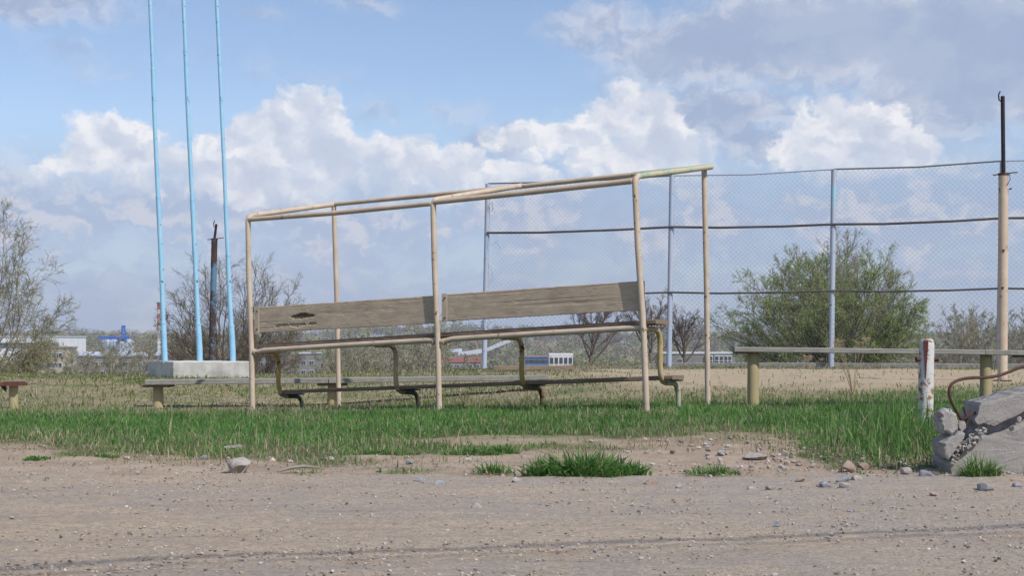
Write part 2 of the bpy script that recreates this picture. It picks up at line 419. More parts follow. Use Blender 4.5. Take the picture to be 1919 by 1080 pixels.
# ---- grass blades
def blades(name, n, fn, hgt, wid, colfn, label, cat, seed, ylo, yhi, xr=.54, bend=.5, z0=-.005):
    r = np.random.default_rng(seed)
    y = np.sqrt(r.uniform(ylo ** 2, yhi ** 2, n)); x = r.uniform(-xr, xr, n) * y
    k = r.random(n) < fn(x, y); x, y = x[k], y[k]; n = len(x)
    h = hgt(x, y, r) ; w = wid(x, y, r)
    a = r.uniform(0, 2 * np.pi, n); la = r.uniform(0, 2 * np.pi, n); ln = h * np.abs(r.normal(0, bend, n))
    dx, dy = np.cos(a) * w, np.sin(a) * w; lx, ly = np.cos(la) * ln, np.sin(la) * ln
    z = ground_z(x, y) + z0
    hz = np.maximum(h - ln * .45, h * .25)
    P = np.stack([np.stack([x - dx, y - dy, z], -1), np.stack([x + dx, y + dy, z], -1),
                  np.stack([x + lx * .3 - dx * .8, y + ly * .3 - dy * .8, z + hz * .58], -1), np.stack([x + lx * .3 + dx * .8, y + ly * .3 + dy * .8, z + hz * .58], -1),
                  np.stack([x + lx, y + ly, z + hz], -1)], 1).reshape(-1, 3)
    t = np.array([(0, 1, 3), (0, 3, 2), (2, 3, 4)])
    Fc = (t[None] + (np.arange(n) * 5)[:, None, None]).reshape(-1, 3)
    c = colfn(x, y, r)
    o = raw_mesh(name, P, Fc, M['grass'], colr=np.repeat(c, 5, 0))
    return tag(o, label, cat, kind='stuff')
def gcol(x, y, r):
    n = len(x); t = r.random((n, 1)); p = fbm(x * 1.3, y * 1.3, 81)[:, None]
    c = np.array([.055, .145, .028]) * (1 - t) + np.array([.155, .295, .075]) * t
    c = c * (.75 + .6 * p)
    near = (1 - sm(.2, 2.0, y - verge_y(x, y))) * .75
    dry = r.random(n) < (.06 + .35 * near + .25 * sm(.5, .75, fbm(x * 2.5, y * 2.5, 83)) + .45 * sm(12.2, 14, y) * (1 - sm(1, 3, x) * .5))
    c[dry] = np.array([.46, .39, .25]) * r.uniform(.6, 1.1, (dry.sum(), 1))
    return c
def scol(x, y, r):
    n = len(x)
    g = r.random(n) < .34 + .22 * (1 - sm(-2, 1, x)) + .55 * sm(.50, .66, fbm(x * .45, y * .45, 85)) * 1.0
    c = np.array([.43, .36, .27]) * r.uniform(.5, 1.15, (n, 1))
    c[g] = (np.array([.15, .20, .05]) * r.uniform(.6, 1.2, (g.sum(), 1)))
    return c
def lushright(x, y): return sm(1.6, 2.4, x) * (1 - sm(9.5, 10.8, y))
blades('grass', 430000, lambda x, y: dens_green(x, y) * (.25 + .75 * sm(.32, .58, fbm(x * 2.4, y * 2.4, 87, 4))),
       lambda x, y, r: .82 * (.028 + .055 * r.random(len(x)) + .05 * (r.random(len(x)) < .06)) * (.55 + .8 * fbm(x * 2, y * 1.6, 93, 3)) * (.55 + .45 * sm(0, 1.2, y - verge_y(x, y))) + .02 * sm(11.0, 13, y) + .06 * lushright(x, y) * r.random(len(x)),
       lambda x, y, r: r.uniform(.0013, .0028, len(x)) * (1 + .05 * y), gcol, 'short green spring grass covering the verge around the shelter', 'grass', 11, 6.2, 15.5, bend=.75)
blades('tall_grass', 44000, lambda x, y: sm(1.35, 2.3, x - (y - 7) * .18 + .5 * (fbm(y * 2, x * 2, 88) - .5)) * sm(-.1, .5, y - verge_y(x, y)) * sm(6.75, 7.2, y + .6 * (fbm(x * 3, y * 3, 89) - .5)) * (1 - sm(8.9, 10.2, y)),
       lambda x, y, r: r.uniform(.08, .25, len(x)) * (.6 + .45 * sm(1.7, 2.4, x)) * (1 + .35 * np.exp(-((x - 2.45) ** 2 + (y - 8.5) ** 2) / .25)), lambda x, y, r: r.uniform(.002, .0042, len(x)),
       gcol, 'taller lush green grass around the white rusty post', 'grass', 12, 6.6, 10.3, bend=.42)
blades('dry_grass', 270000, lambda x, y: sm(12.3, 14.2, y + .8 * (fbm(x, y, 90) - .5)) * (1 - .965 * dens_sand(x, y)) * (1 - sm(0, 2.5, y - edge_y(x))) * (.5 + .5 * sm(.3, .6, fbm(x * 1.5, y * 1.5, 91))),
       lambda x, y, r: r.uniform(.02, .075, len(x)) * (1 + 1.0 * (r.random(len(x)) < .05)) * (.5 + 1.0 * fbm(x * 1.2, y * 1.2, 94, 3)), lambda x, y, r: r.uniform(.0025, .005, len(x)) * (1 + .03 * y),
       scol, 'dry straw and sparse new grass on the rise behind the benches', 'grass', 13, 12, 36, bend=1.3)
blades('straw', 18000, lambda x, y: sm(-.9, -.1, y - verge_y(x, y)) * (1 - sm(.5, 1.9, y - verge_y(x, y))) * sm(.38, .56, fbm(x * 2.4, y * 2.4, 92)),
       lambda x, y, r: r.uniform(.03, .12, len(x)), lambda x, y, r: r.uniform(.001, .0024, len(x)),
       lambda x, y, r: np.array([.44, .35, .23]) * r.uniform(.4, 1.15, (len(x), 1)), 'flattened dead straw along the edge of the grass', 'grass', 14, 6, 9.8, bend=2.2)

blades('sparse_grass', 60000, lambda x, y: sm(-1.3, -.2, y - verge_y(x, y)) * (1 - sm(.3, 1.2, y - verge_y(x, y))) * sm(6.45, 6.7, y) * sm(.46, .66, fbm(x * 1.9, y * 2.6, 98, 4)) * .55,
       lambda x, y, r: r.uniform(.012, .06, len(x)), lambda x, y, r: r.uniform(.0012, .0028, len(x)), scol,
       'sparse mixed dry and green grass thinning out into the bare soil', 'grass', 17, 6.2, 10, bend=1.2)
blades('ground_weeds', 26000, lambda x, y: sm(-.5, .0, y - verge_y(x, y)) * (1 - sm(.9, 2.2, y - verge_y(x, y))) * sm(.52, .62, fbm(x * 2.1, y * 2.6, 95, 4)),
       lambda x, y, r: r.uniform(.012, .035, len(x)), lambda x, y, r: r.uniform(.003, .008, len(x)),
       lambda x, y, r: np.array([.11, .22, .045]) * r.uniform(.6, 1.35, (len(x), 1)), 'low broad leaved weeds in patches along the front edge of the grass', 'weeds', 15, 6.3, 10.5, bend=1.6)
blades('dead_stalks', 900, lambda x, y: sm(-.2, 1.0, y - verge_y(x, y)) * (1 - .8 * sm(12, 14, y)) * (.3 + .7 * sm(.45, .6, fbm(x * 1.5, y * 1.5, 96))),
       lambda x, y, r: r.uniform(.08, .20, len(x)), lambda x, y, r: r.uniform(.0011, .002, len(x)) * (1 + .05 * y),
       lambda x, y, r: np.array([.50, .42, .29]) * r.uniform(.6, 1.1, (len(x), 1)), 'thin dead straw coloured stalks sticking out of the green grass', 'grass', 16, 6.5, 16, bend=.6)
# ---- single tufts
def tuft(cx, cy, w, d, h, n, label, seed, wid=(.0022, .0045), name='grass_tuft', dry=.10, bend=.95):
    r = np.random.default_rng(seed)
    rad = r.random(n) ** .75 * (1 + .25 * (r.random(n) < .1)); a = r.uniform(0, 6.283, n); x = cx + rad * np.cos(a) * w; y = cy + rad * np.sin(a) * d
    hh = h * r.uniform(.45, 1, n) * (1.05 - .55 * rad ** 2); ww = r.uniform(*wid, n)
    la = a + r.normal(0, .9, n); ln = hh * np.abs(r.normal(bend * .7, bend * .5, n)); an = r.uniform(0, 6.283, n)
    z = ground_z(x, y); segs = 4; P = []
    for s in range(segs + 1):
        t = s / segs; px_ = x + np.cos(la) * ln * t ** 1.6; py_ = y + np.sin(la) * ln * t ** 1.6; pz = z + hh * (t - .38 * t ** 3 * np.clip(ln / hh, 0, 1.6))
        w_ = ww * (1 - t) ** .6 if s < segs else ww * .03
        P.append(np.stack([px_ - np.cos(an) * w_, py_ - np.sin(an) * w_, pz], -1)); P.append(np.stack([px_ + np.cos(an) * w_, py_ + np.sin(an) * w_, pz], -1))
    P = np.stack(P, 1).reshape(-1, 3); k = segs * 2 + 2
    q = np.array([(2 * s, 2 * s + 1, 2 * s + 3, 2 * s + 2) for s in range(segs)])
    Fc = (q[None] + (np.arange(n) * k)[:, None, None]).reshape(-1, 4)
    t = r.random((n, 1)); c = np.array([.05, .15, .03]) * (1 - t) + np.array([.15, .30, .07]) * t
    dr = r.random(n) < dry; c[dr] = np.array([.4, .33, .2])
    z0 = float(ground_z(cx, cy)); P = P - np.array([cx, cy, z0])
    o = raw_mesh(name, P, Fc, M['grass'], colr=np.repeat(c, k, 0)); o.location = (cx, cy, z0)
    return tag(o, label, 'grass tuft')
def gpt(px, py): Y = H0 * F / (py - YH); return (px - 960) / F * Y, Y
x, y = gpt(1095, 893); tuft(x, y, .27, .12, .15, 1000, 'largest deep green grass tuft at the edge of the dirt road', 1, (.0035, .0075), bend=1.15, dry=.08)
x, y = gpt(925, 888); tuft(x, y, .10, .05, .075, 160, 'small thin grass tuft just left of the largest tuft', 2)
x, y = gpt(1838, 897); tuft(x, y, .085, .05, .14, 300, 'green grass tuft growing against the broken concrete', 3, (.002, .004))
x, y = gpt(70, 862); tuft(x, y, .07, .06, .035, 220, 'flat green plant tuft alone on bare soil at far left', 4, (.003, .006))
x, y = gpt(1340, 890); tuft(x, y, .12, .06, .07, 170, 'sparse grass tuft on the sandy verge right of the largest tuft', 5)
x, y = gpt(880, 853); tuft(x, y, .17, .08, .05, 450, 'low bright green tuft in front of the bare soil patch', 6, (.003, .006), bend=1)
x, y = gpt(940, 850); tuft(x, y, .10, .06, .06, 260, 'rounded green tuft at the near rim of the bare soil patch', 7, (.003, .006), bend=.9)
x, y = gpt(720, 852); tuft(x, y, .22, .09, .045, 420, 'low leafy green patch at the grass edge left of the soil patch', 8, (.003, .006), bend=1)
x, y = gpt(200, 857); tuft(x, y, .07, .05, .03, 120, 'tiny green tuft on soil left of the rough rock', 9, (.003, .006))
# ================================================================== THINGS
def gz(x, y): return float(ground_z(x, y))
A0 = Vector((-2.558, 13.95, 0)); UD = Vector((.8615, -.5078, 0)); VD = Vector((.5078, .8615, 0)); UP = Vector((0, 0, 1)); LEN = 4.27
def S(u, v, z): return A0 + UD * u + VD * v + UP * z
def arc(a, c, b, n=5):
    """rounded corner a -> c -> b"""
    a, b, c = Vector(a), Vector(b), Vector(c)
    return [(1 - t) ** 2 * a + 2 * t * (1 - t) * c + t * t * b for t in [i / n for i in range(n + 1)]]
# ---------------------------------------------------------- shelter bench
org = S(LEN / 2, .5, 0); org.z = gz(org.x, org.y)
sh = thing('bench_shelter', org, 'long cream pipe frame shelter with wooden backrest boards and seat, standing in grass', 'bench shelter')
pr = .0265
def zr(u): return .51 + .0487 * u          # seat rail
def zf(u): return .075 + .046 * u          # foot rest
topA, topM, topB = at(465, 405, 13.95), at(812, 375, 12.83), at(1190, 331, 11.78)
fa, fb = at(626, 383, 15.07), at(1320, 314, 12.9)
fe = fb + (fb - fa).normalized() * .07
d = (fe - fa).normalized()
def onfront(px):                            # point of the front rail on a given column
    t = ((px - 960) / F * fa.y - fa.x) / ((fe.x - fa.x) - (px - 960) / F * (fe.y - fa.y)); return fa + (fe - fa) * t
um = 2.2
for (bot, top, arm_to, k) in ((at(474, 772, 13.95), topA, fa, 0), (at(824, 777, 12.83), topM, onfront(978), 1), (at(1213, 765, 11.78), topB, fe, 2)):
    g = bot.copy(); g.z = gz(bot.x, bot.y) - .05
    upv = (top - bot).normalized(); av = (arm_to - top).normalized()
    MB().tube([g, bot + (top - bot) * .3 + Vector((.004, 0, 0)), bot + (top - bot) * .7 - Vector((.004, 0, 0))] + arc(top - upv * .07, top, top + av * .07), pr, 12).build('post', M['cream'], sh)
    MB().tube([top + av * .072, arm_to - av * .0], pr * .96, 12).build('roof_arm', M['greeny'] if k == 2 else M['cream'], sh)
MB().tube([topA - UP * .035 + UD * .02, (topA + topM) / 2 - UP * .043, topM - UP * .03 - UD * .02], pr * .9, 12).build('roof_rail', M['cream'], sh)
MB().tube([topM - UP * .02 + UD * .02, (topM + topB) / 2 - UP * .03, topB - UP * .035 - UD * .02], pr * .95, 12).build('roof_rail', M['cream'], sh)
MB().tube([fa - d * .0, fa + (fe - fa) * .5 - UP * .008, onfront(1185)], pr * .9, 12).build('roof_rail', M['cream'], sh)
MB().tube([onfront(1187), fe], pr, 12).build('roof_rail', M['greeny'], sh)
for bx, tp in ((636, fa), (1327, fb)):
    bot = at(bx, 772, tp.y); g = bot.copy(); g.z = gz(bot.x, bot.y) - .05
    MB().tube([g, bot, (bot + tp) / 2 + Vector((.006, 0, 0)), tp - UP * .01], pr * .95, 12).build('post', M['cream'], sh)
for u0, u1 in ((.02, um - .03), (um + .03, LEN - .02)):
    MB().tube([S(u0, 0, zr(u0) - .02), S(u0 + .12, 0, zr(u0 + .12)), S((u0 + u1) / 2, 0, zr((u0 + u1) / 2) + .002), S(u1 - .12, 0, zr(u1 - .12)), S(u1, 0, zr(u1) - .004)], pr * .95, 12).build('seat_rail', M['cream'], sh)
for i, u in enumerate((.10, 1.53, 2.91, 4.27)):
    z1, z2 = zr(u) - .015, zf(u) - .022
    p = [S(u - .05 if i else u, .0, z1)] + arc(S(u, .15, z1), S(u, .28, z1), S(u, .275, z1 - .15), 6) + arc(S(u, .27, z2 + .16), S(u, .27, z2), S(u, .40, z2 - .005), 6)
    o = MB().tube(p, .0235, 12).build('leg', M['cream_old'], sh)
    g = S(u, .66, 0); g.z = gz(g.x, g.y) - .05
    q = [S(u, .40, z2 - .005), S(u, .50, z2 - .008)] + arc(S(u, .53, z2 - .01), S(u, .63, z2 - .01), S(u, .65, z2 - .11), 6) + [g]
    MB().tube(q, .0225, 12).build('foot', M['greeny'] if i == 3 else M['dkgreen'], sh)
    MB().box(S(u + .03, .44, z2 + .014), (.09, .30, .012), math.atan2(UD.y, UD.x)).build('bracket', M['dkgreen'], sh)
for (u, z_) in ((.0, zr(0)), (um - .03, zr(um) - .01), (um + .03, zr(um) - .01), (LEN, zr(LEN))):
    q = S(u, 0, z_ - .008); dd_ = UD if u < um else -UD
    if abs(u - um) < .1: dd_ = -UD if u < um else UD
    MB().tube([q + dd_ * .022, q + dd_ * .028, q + dd_ * .035], [pr * 1.12, pr * 1.2, pr * 1.0], 12).build('weld', M['cream_old'], sh)
def plank(name, u0, u1, v0, v1, zfn, th, m, par, seed, dz=0):
    MB().board(S(u0, (v0 + v1) / 2, zfn(u0) + dz), S(u1, (v0 + v1) / 2, zfn(u1) + dz), VD * (v1 - v0), UP * th, 60, 8, .002, lambda l, a: .003 * (vnoise(l * 3, a * 40, seed) - .5), seed, .006).build(name, m, par)
plank('seat_board', .05, um + .02, .03, .175, zr, .038, M['seatwood'], sh, 3, .045)
plank('seat_board', .05, um + .0, .185, .33, zr, .038, M['seatwood'], sh, 4, .044)
plank('seat_board', um + .024, 4.34, .03, .175, zr, .038, M['seatwood'], sh, 5, .045)
plank('seat_board', um + .004, 4.33, .185, .33, zr, .038, M['seatwood'], sh, 6, .043)
plank('foot_board', .13, um + .6, .30, .43, zf, .036, M['seatwood'], sh, 7, .018)
plank('foot_board', .17, um + .6, .44, .57, zf, .036, M['seatwood'], sh, 8, .017)
plank('foot_board', um + .605, 4.37, .30, .43, zf, .036, M['seatwood'], sh, 9, .019)
plank('foot_board', um + .603, 4.36, .44, .57, zf, .036, M['seatwood'], sh, 10, .016)
def backdisp(seed, gouge):
    def f(l, a):
        r = fbm(l * .8, a * 60, seed, 3); k = -.0015 * max(0, float(r) - .60) * 6
        pe = float(fbm(l * 9, a * 30, seed + 5, 4)); k -= .0010 if pe > .63 else 0
        if gouge:
            e = ((l - .58 - a * .1) / .145) ** 2 + ((a + .015) / .028) ** 2 + (float(fbm(l * 12, a * 60, 7)) - .5) * 1.8
            if e < 1: k -= .013 * (1 - e) ** .5
            e = ((l - .50) / .28) ** 2 + ((a - .07) / .018) ** 2 + (float(fbm(l * 14, a * 50, 9)) - .5) * 3
            if e < 1: k -= .0045
        return k
    return f
for (u0, u1, lt, lb, rt, rb, sd, gg) in ((.03, um - .035, (576.5, 625), None, (554.5, 606), None, 21, True), (um + .035, LEN - .03, (552, 603), None, (527, 581), None, 22, False)):
    def zat(u, py): q = S(u, 0, 0); return H0 - (py - YH) / F * q.y
    za, zb = sum(zat(u0, q) for q in lt) / 2, sum(zat(u1, q) for q in rt) / 2
    hh = ((zat(u0, lt[0]) - zat(u0, lt[1])) + (zat(u1, rt[0]) - zat(u1, rt[1]))) / 2
    bd = MB().board(S(u0, .014, za), S(u1, .014, zb), UP * -hh, VD * -.034, 260, 30, .0025, backdisp(sd, gg), sd, .004).build('backrest_board', M['backwood'], sh)
    for ue, sgn, zz in ((u0, 1, za), (u1, -1, zb)):
        if sgn == 1 or u0 < 1:
            w_ = .055 if sgn == 1 else .02
            MB().box(S(ue + sgn * w_ / 2, -.0065, zz), (w_, .006, hh + .015), math.atan2(UD.y, UD.x)).build('bracket', M['cream'], sh)
            if sgn == 1:
                for s_ in (-1, 1):
                    MB().tube([S(ue + .034, -.008, zz + s_ * .09), S(ue + .034, -.017, zz + s_ * .09)], .008, 6).build('bolt', M['rust'], sh)
# ---------------------------------------------------------- low bench behind it (left)
def leg_pipe(par, x, y, ztop, r, m, r2=None):
    z = gz(x, y); MB().tube([(x, y, z - .06), (x, y, (z + ztop) / 2), (x, y, ztop)], [r2 or r, (r + (r2 or r)) / 2, r], 16).build('leg', m, par)
Yb = 15.8
lb = thing('plank_bench', (-1.9, Yb, gz(-1.9, Yb)), 'low long grey plank bench on stubby ochre pipe legs, behind the pipe shelter', 'bench')
pts = [(-4.05, .180), (-1.95, .197), (.38, .232)]
def lowplank(x0, z0, x1, z1, y0, y1, th, par, seed, m='greywood', name='plank'):
    MB().board((x0, (y0 + y1) / 2, z0 - th / 2), (x1, (y0 + y1) / 2, z1 - th / 2), (0, y1 - y0, 0), (0, 0, th), 50, 5, .003, lambda l, a: .003 * (vnoise(l * 4, a * 30, seed) - .5), seed, .005).build(name, M[m], par)
for k, (y0, y1) in enumerate(((Yb - .19, Yb - .01), (Yb + .005, Yb + .18))):
    lowplank(-4.05 - k * .04, .18, -2.03, .199, y0, y1, .055, lb, 31 + k)
    lowplank(-2.02, .199, .29 + k * .12, .232, y0, y1, .055, lb, 33 + k)
for px in (297, 624, 990):
    x = (px - 960) / F * Yb; zt = np.interp(x, [-4.05, -1.95, .38], [.125, .142, .177])
    leg_pipe(lb, x, Yb, zt - .03, .055, M['yellowpipe'], .064)
    MB().box((x, Yb, zt - .0145), (.30, .30, .026)).build('support_plate', M['seatwood'], lb)
# ---------------------------------------------------------- rusty stool at far left
Ys = 15.0; x = (26 - 960) / F * Ys
st = thing('pipe_stool', (x, Ys, gz(x, Ys)), 'short ochre pipe stub topped with a rusty red plate at the far left', 'stool')
leg_pipe(st, x, Ys, .135, .047, M['yellowpipe'], .050)
MB().box((x, Ys, .152), (.20, .26, .03)).box((x - .002, Ys, .173), (.17, .24, .012)).build('seat_plate', M['rustplate'], st)
MB().add([(x - .11, Ys - .1, .136), (x - .045, Ys - .1, .136), (x - .045, Ys - .1, .07), (x - .11, Ys - .085, .136), (x - .045, Ys - .085, .136), (x - .045, Ys - .085, .07)],
         [(0, 1, 2), (5, 4, 3), (0, 3, 4, 1), (1, 4, 5, 2), (2, 5, 3, 0)]).build('gusset', M['black'], st)
# ---------------------------------------------------------- right bench
Yr = 12.8; s = Yr / F
def rx(px): return (px - 960) * s
def rz_(py): return H0 - (py - YH) * s
rb = thing('plank_bench', (rx(1640), Yr, gz(rx(1640), Yr)), 'taller weathered grey plank bench on ochre pipe legs, right of the pipe shelter', 'bench')
for k, (y0, y1) in enumerate(((Yr - .13, Yr - .002), (Yr + .003, Yr + .13))):
    lowplank(rx(1373) + k * .03, rz_(650.5), rx(1838), rz_(656), y0, y1, .046, rb, 41 + k)
    lowplank(rx(1839), rz_(656), rx(2170), rz_(661), y0, y1, .046, rb, 43 + k)
for px, zt in ((1412, 659), (1848, 665), (2130, 667)):
    x = rx(px); leg_pipe(rb, x, Yr, rz_(zt) - .002, .052, M['yellowpipe'], .054)
MB().box((rx(1392), Yr, rz_(661.6)), (.15, .2, .018)).build('support_plate', M['seatwood'], rb)
MB().box((rx(1915), Yr + .02, rz_(668)), (.1, .2, .02)).build('support_plate', M['seatwood'], rb)
# ---------------------------------------------------------- concrete block with three flagpoles
Yf = 21.0
x0, x1 = (333 - 960) / F * Yf, (474 - 960) / F * Yf
zb0 = gz(x0, Yf) - .12; ztp = H0 - (677.5 - YH) / F * Yf
bl = MB()
# footprint: long face slightly turned, left end face visible
c0 = Vector((x0, Yf - .25, 0)); c1 = Vector((x1 + .02, Yf - .32, 0)); lf = at(277, 690, Yf + .75); lf.z = 0
c3 = lf; c2 = c1 + (c3 - c0)
def slab(mb, cs, zlo, zhi, n=14, jit=.006, seed=0):
    rr = random.Random(seed); out = []
    for i in range(len(cs)):
        a, b_ = cs[i], cs[(i + 1) % len(cs)]
        for k in range(n): out.append(a + (b_ - a) * k / n + Vector((rr.uniform(-jit, jit), rr.uniform(-jit, jit), 0)) * (k > 0))
    m_ = len(out); ring = []
    zs = [zlo, zlo + (zhi - zlo) * .5, zhi - .012, zhi]
    ctr = sum(cs, Vector()) / len(cs)
    vs = []
    for zi, z in enumerate(zs):
        for p in out:
            q = p + (ctr - p).normalized() * (.012 if zi == 3 else 0); vs.append((q.x, q.y, z + rr.uniform(-jit, jit) * (zi >= 2) * .8))
    fs = [(zi * m_ + k, zi * m_ + (k + 1) % m_, (zi + 1) * m_ + (k + 1) % m_, (zi + 1) * m_ + k) for zi in range(3) for k in range(m_)]
    fs += [tuple(range(3 * m_, 4 * m_))]
    mb.add(vs, fs); return mb
o = slab(bl, [c0, c1, c2, c3], zb0, ztp, seed=4).build('concrete_block', M['blockc'])
tag(o, 'weathered concrete block carrying three blue poles', 'concrete block')
for i, (pb, pt, joints, hook) in enumerate((((309.5, 680), (281, -20), (605, 370, 130), True), ((375, 680), (343, -20), (607, 375, 95), False), (((437), 680), (405, -20), (610, 478, 386), False))):
    yy = Yf + .15; b0 = at(pb[0], pb[1], yy); b0.z = ztp - .03; t0 = at(pt[0], pt[1], yy)
    d = t0 - b0; t0 = b0 + d * 1.35
    fp = thing('flagpole', (b0.x, b0.y, ztp), ['leftmost of the three leaning sky blue poles on the concrete block', 'middle one of the three leaning sky blue poles on the concrete block', 'rightmost of the three leaning sky blue poles on the concrete block'][i], 'flagpole', 'flagpoles on the concrete block')
    def P_(py): return b0 + d * ((680 - py) / 700)
    fr = [0, (680 - joints[0]) / 700, (680 - joints[1]) / 700, (680 - joints[2]) / 700, 1.35]
    rs = [.0445, .036, .032, .028]
    for k in range(4):
        a_, b_ = b0 + d * fr[k], b0 + d * fr[k + 1]
        bend = Vector((.006 * math.sin(k * 2 + i), 0, 0))
        pp = [a_ + (b_ - a_) * q / 8 + bend * math.sin(math.pi * q / 8) for q in range(9)]
        MB().tube(pp, rs[k] * 1.0, 12).build('pole_section', M['blue'], fp)
        if k: MB().tube([a_ - d.normalized() * .012, a_ + d.normalized() * .012], rs[k - 1] * 1.12, 12).build('collar', M['blue'], fp)
    if i < 2:
        h_ = P_(597 if i == 0 else 600); sx = 1 if i == 0 else -1
        MB().tube([h_ + Vector((sx * .04, 0, 0)), h_ + Vector((sx * .075, -.01, .01)), h_ + Vector((sx * .07, -.01, .05)), h_ + Vector((sx * .045, -.01, .045))], .009, 6).build('cleat', M['black'], fp)
# ---------------------------------------------------------- net posts
def net_post(px_b, py_b, px_t, py_t, pipe_px, pipe_py, Y, r, m, label, mlow=None):
    b_ = at(px_b, py_b, Y); t_ = at(px_t, py_t, Y); b_.z = gz(b_.x, b_.y) - .05
    n = thing('net_post', (b_.x, Y, gz(b_.x, Y)), label, 'post')
    MB().tube([b_, b_ + (t_ - b_) * .33, b_ + (t_ - b_) * .66, t_], r, 18).build('sleeve', m, n)
    q = at(pipe_px, pipe_py, Y); u_ = (q - t_).normalized()
    MB().tube([t_ - u_ * .1, t_, q], r * .42, 12).build('inner_pipe', M['black'], n)
    # hook on top
    hk = [q + Vector((-.008, 0, -.07)), q + Vector((-.045, 0, -.045)), q + Vector((-.05, 0, .02)), q + Vector((-.03, 0, .06))]
    MB().tube(hk, .009, 6).build('hook', M['black'], n)
    MB().tube([t_ + Vector((-.13, -r * .1, -.015)), t_ + Vector((.02, -r * .1, .005)), t_ + Vector((.17, -r * .1, .02))], .008, 6).tube([t_ + Vector((.05, -r, .01)), t_ + Vector((.06, -r * 1.1, -.08)), t_ + Vector((.02, -r * 1.1, -.15))], .004, 5).build('locking_pin', M['black'], n)
    MB().tube([t_ + Vector((0, 0, -.02)), t_ + Vector((0, 0, .008))], r * 1.08, 18).build('cap', M['rust'], n)
    return n
np1 = net_post(1879, 712, 1881, 326, 1879.5, 180, 17.4, .060, M['cream'], 'tall cream pipe post with a thin black pipe standing out of its top')
np1x = at(1879, 712, 17.4)
MB().tube([(np1x.x, 17.4, gz(np1x.x, 17.4) - .02), (np1x.x, 17.4, gz(np1x.x, 17.4) + .012)], .11, 16).build('base_flange', M['rust'], np1)
for zz, xx in ((355, .066), (470, -.02), (540, -.03)):
    p = at(1880, zz, 17.4) + Vector((xx, -.05, 0)); MB().tube([p, p + Vector((.012, -.02, 0))], .012, 6).build('bolt', M['rust'], np1)
net_post(396, 690, 402.5, 448, 406, 420, 26.0, .056, M['bluerust'], 'thick blue post peeling to brown rust between the sky blue poles')
# ---------------------------------------------------------- chain link fence
fx = [(907, 915, 345, 30.3), (1254, 1260, 330, 29.4), (1558, 1563.5, 318, 28.5), (1872, 1880, 302.5, 27.6), (2200, 2212, 286, 26.7)]
P0 = [at(a, 690, y) for a, b_, t, y in fx]; P1 = [at(b_, t, y) for a, b_, t, y in fx]
for p in P0: p.z = gz(p.x, p.y)
fe_ = thing('chain_link_fence', P0[1], 'tall chain link fence with pale blue posts and dark rails behind the benches', 'fence')
for p, q in zip(P0, P1):
    MB().tube([p - UP * .1, p + (q - p) * .5, q], .056, 14).build('post', M['fencepost'], fe_)
def lerp(a, b_, t): return a + (b_ - a) * t
off = Vector((0, -.065, 0))
railpy = [[437, 553], [426, 548.5], [421, 545.5], [409.5, 541], [398, 536]]
for i in range(4):
    MB().tube([P1[i] + UP * .01, lerp(P1[i], P1[i + 1], .5) - UP * .03, P1[i + 1] + UP * .01], .016, 8).build('top_rail', M['fencepost'] if i % 2 else M['wire'], fe_)
    for k in (0, 1):
        a_ = P0[i].copy(); b_ = P0[i + 1].copy()
        def onpost(j, py): t = (H0 - (py - YH) / F * P0[j].y - P0[j].z) / (P1[j].z - P0[j].z); return lerp(P0[j], P1[j], t)
        a_, b_ = onpost(i, railpy[i][k]), onpost(i + 1, railpy[i + 1][k])
        MB().tube([a_ + off, lerp(a_, b_, .3) + off - UP * .03, lerp(a_, b_, .7) + off - UP * .025, b_ + off], .024 if k == 0 else .02, 8).build('rail', M['rail'], fe_)
    mb = MB(); a0, a1, b0_, b1_ = P0[i], P1[i], P0[i + 1], P1[i + 1]
    wd = (b0_ - a0).length; ht = (a1 - a0).length; pitch = .098; off2 = Vector((0, -.03, 0))
    def pt(u, w_):
        q = lerp(lerp(a0, b0_, u / wd), lerp(a1, b1_, u / wd), w_ / ht)
        return q + off2 + Vector((0, .05 * (float(vnoise(u * 1.3, w_ * 1.3, 77 + i)) - .5), 0)) - UP * .03 * math.sin(math.pi * u / wd) * (w_ / ht)
    k = -ht
    while k < wd:
        for sgn in (1, -1):
            u_a, u_b = max(k, 0), min(k + ht, wd)
            if u_b - u_a > .03:
                n_ = max(2, int((u_b - u_a) / .6) + 1); q = []
                for j in range(n_ + 1):
                    u = u_a + (u_b - u_a) * j / n_; w_ = u - k
                    if sgn < 0: w_ = ht - w_
                    q.append(pt(u, w_) + Vector((0, .003 * sgn, 0)))
                mb.tube(q, .0016, 3, cap=False)
        k += pitch
    mb.build('wire_mesh', M['wire'], fe_)
# loose wire tangles near the first post
rr = random.Random(3)
for _ in range(6):
    z = rr.uniform(.8, 3.6); q = lerp(P0[0], P1[0], z / 4.0) + off; pts_ = [q]
    for j in range(6): pts_.append(pts_[-1] + Vector((rr.uniform(-.08, .10), rr.uniform(-.03, .02), rr.uniform(-.16, .10))))
    MB().tube(pts_, .003, 4).build('loose_wire', M['wire'], fe_)
# concrete kerb under the fence, old plank
mb = MB()
kp = [P0[0] + Vector((.2, 0, 0)), P0[1], P0[2], P0[3], P0[4]]
for a_, b_ in zip(kp[:-1], kp[1:]):
    a2, b2 = a_ + Vector((.07, .22, 0)), b_ + Vector((-.07, .22, 0)); 
    mb.board((a2.x, a2.y, a2.z + .03), (b2.x, b2.y, b2.z + .035), (0, .16, 0), (0, 0, .12), 20, 2, .008, None, 5, .01)
tag(mb.build('concrete_kerb', M['conc']), 'low grey concrete kerb running along the foot of the chain link fence', 'kerb')
Yk = 24.0
o = MB().board(at(927, 690.5, Yk), at(1075, 689.5, Yk + .4), (0, .25, 0), (0, 0, .07), 20, 3, .006, None, 8, .006).build('old_plank', M['seatwood'])
tag(o, 'dark old plank lying on blocks near the first fence post', 'plank')
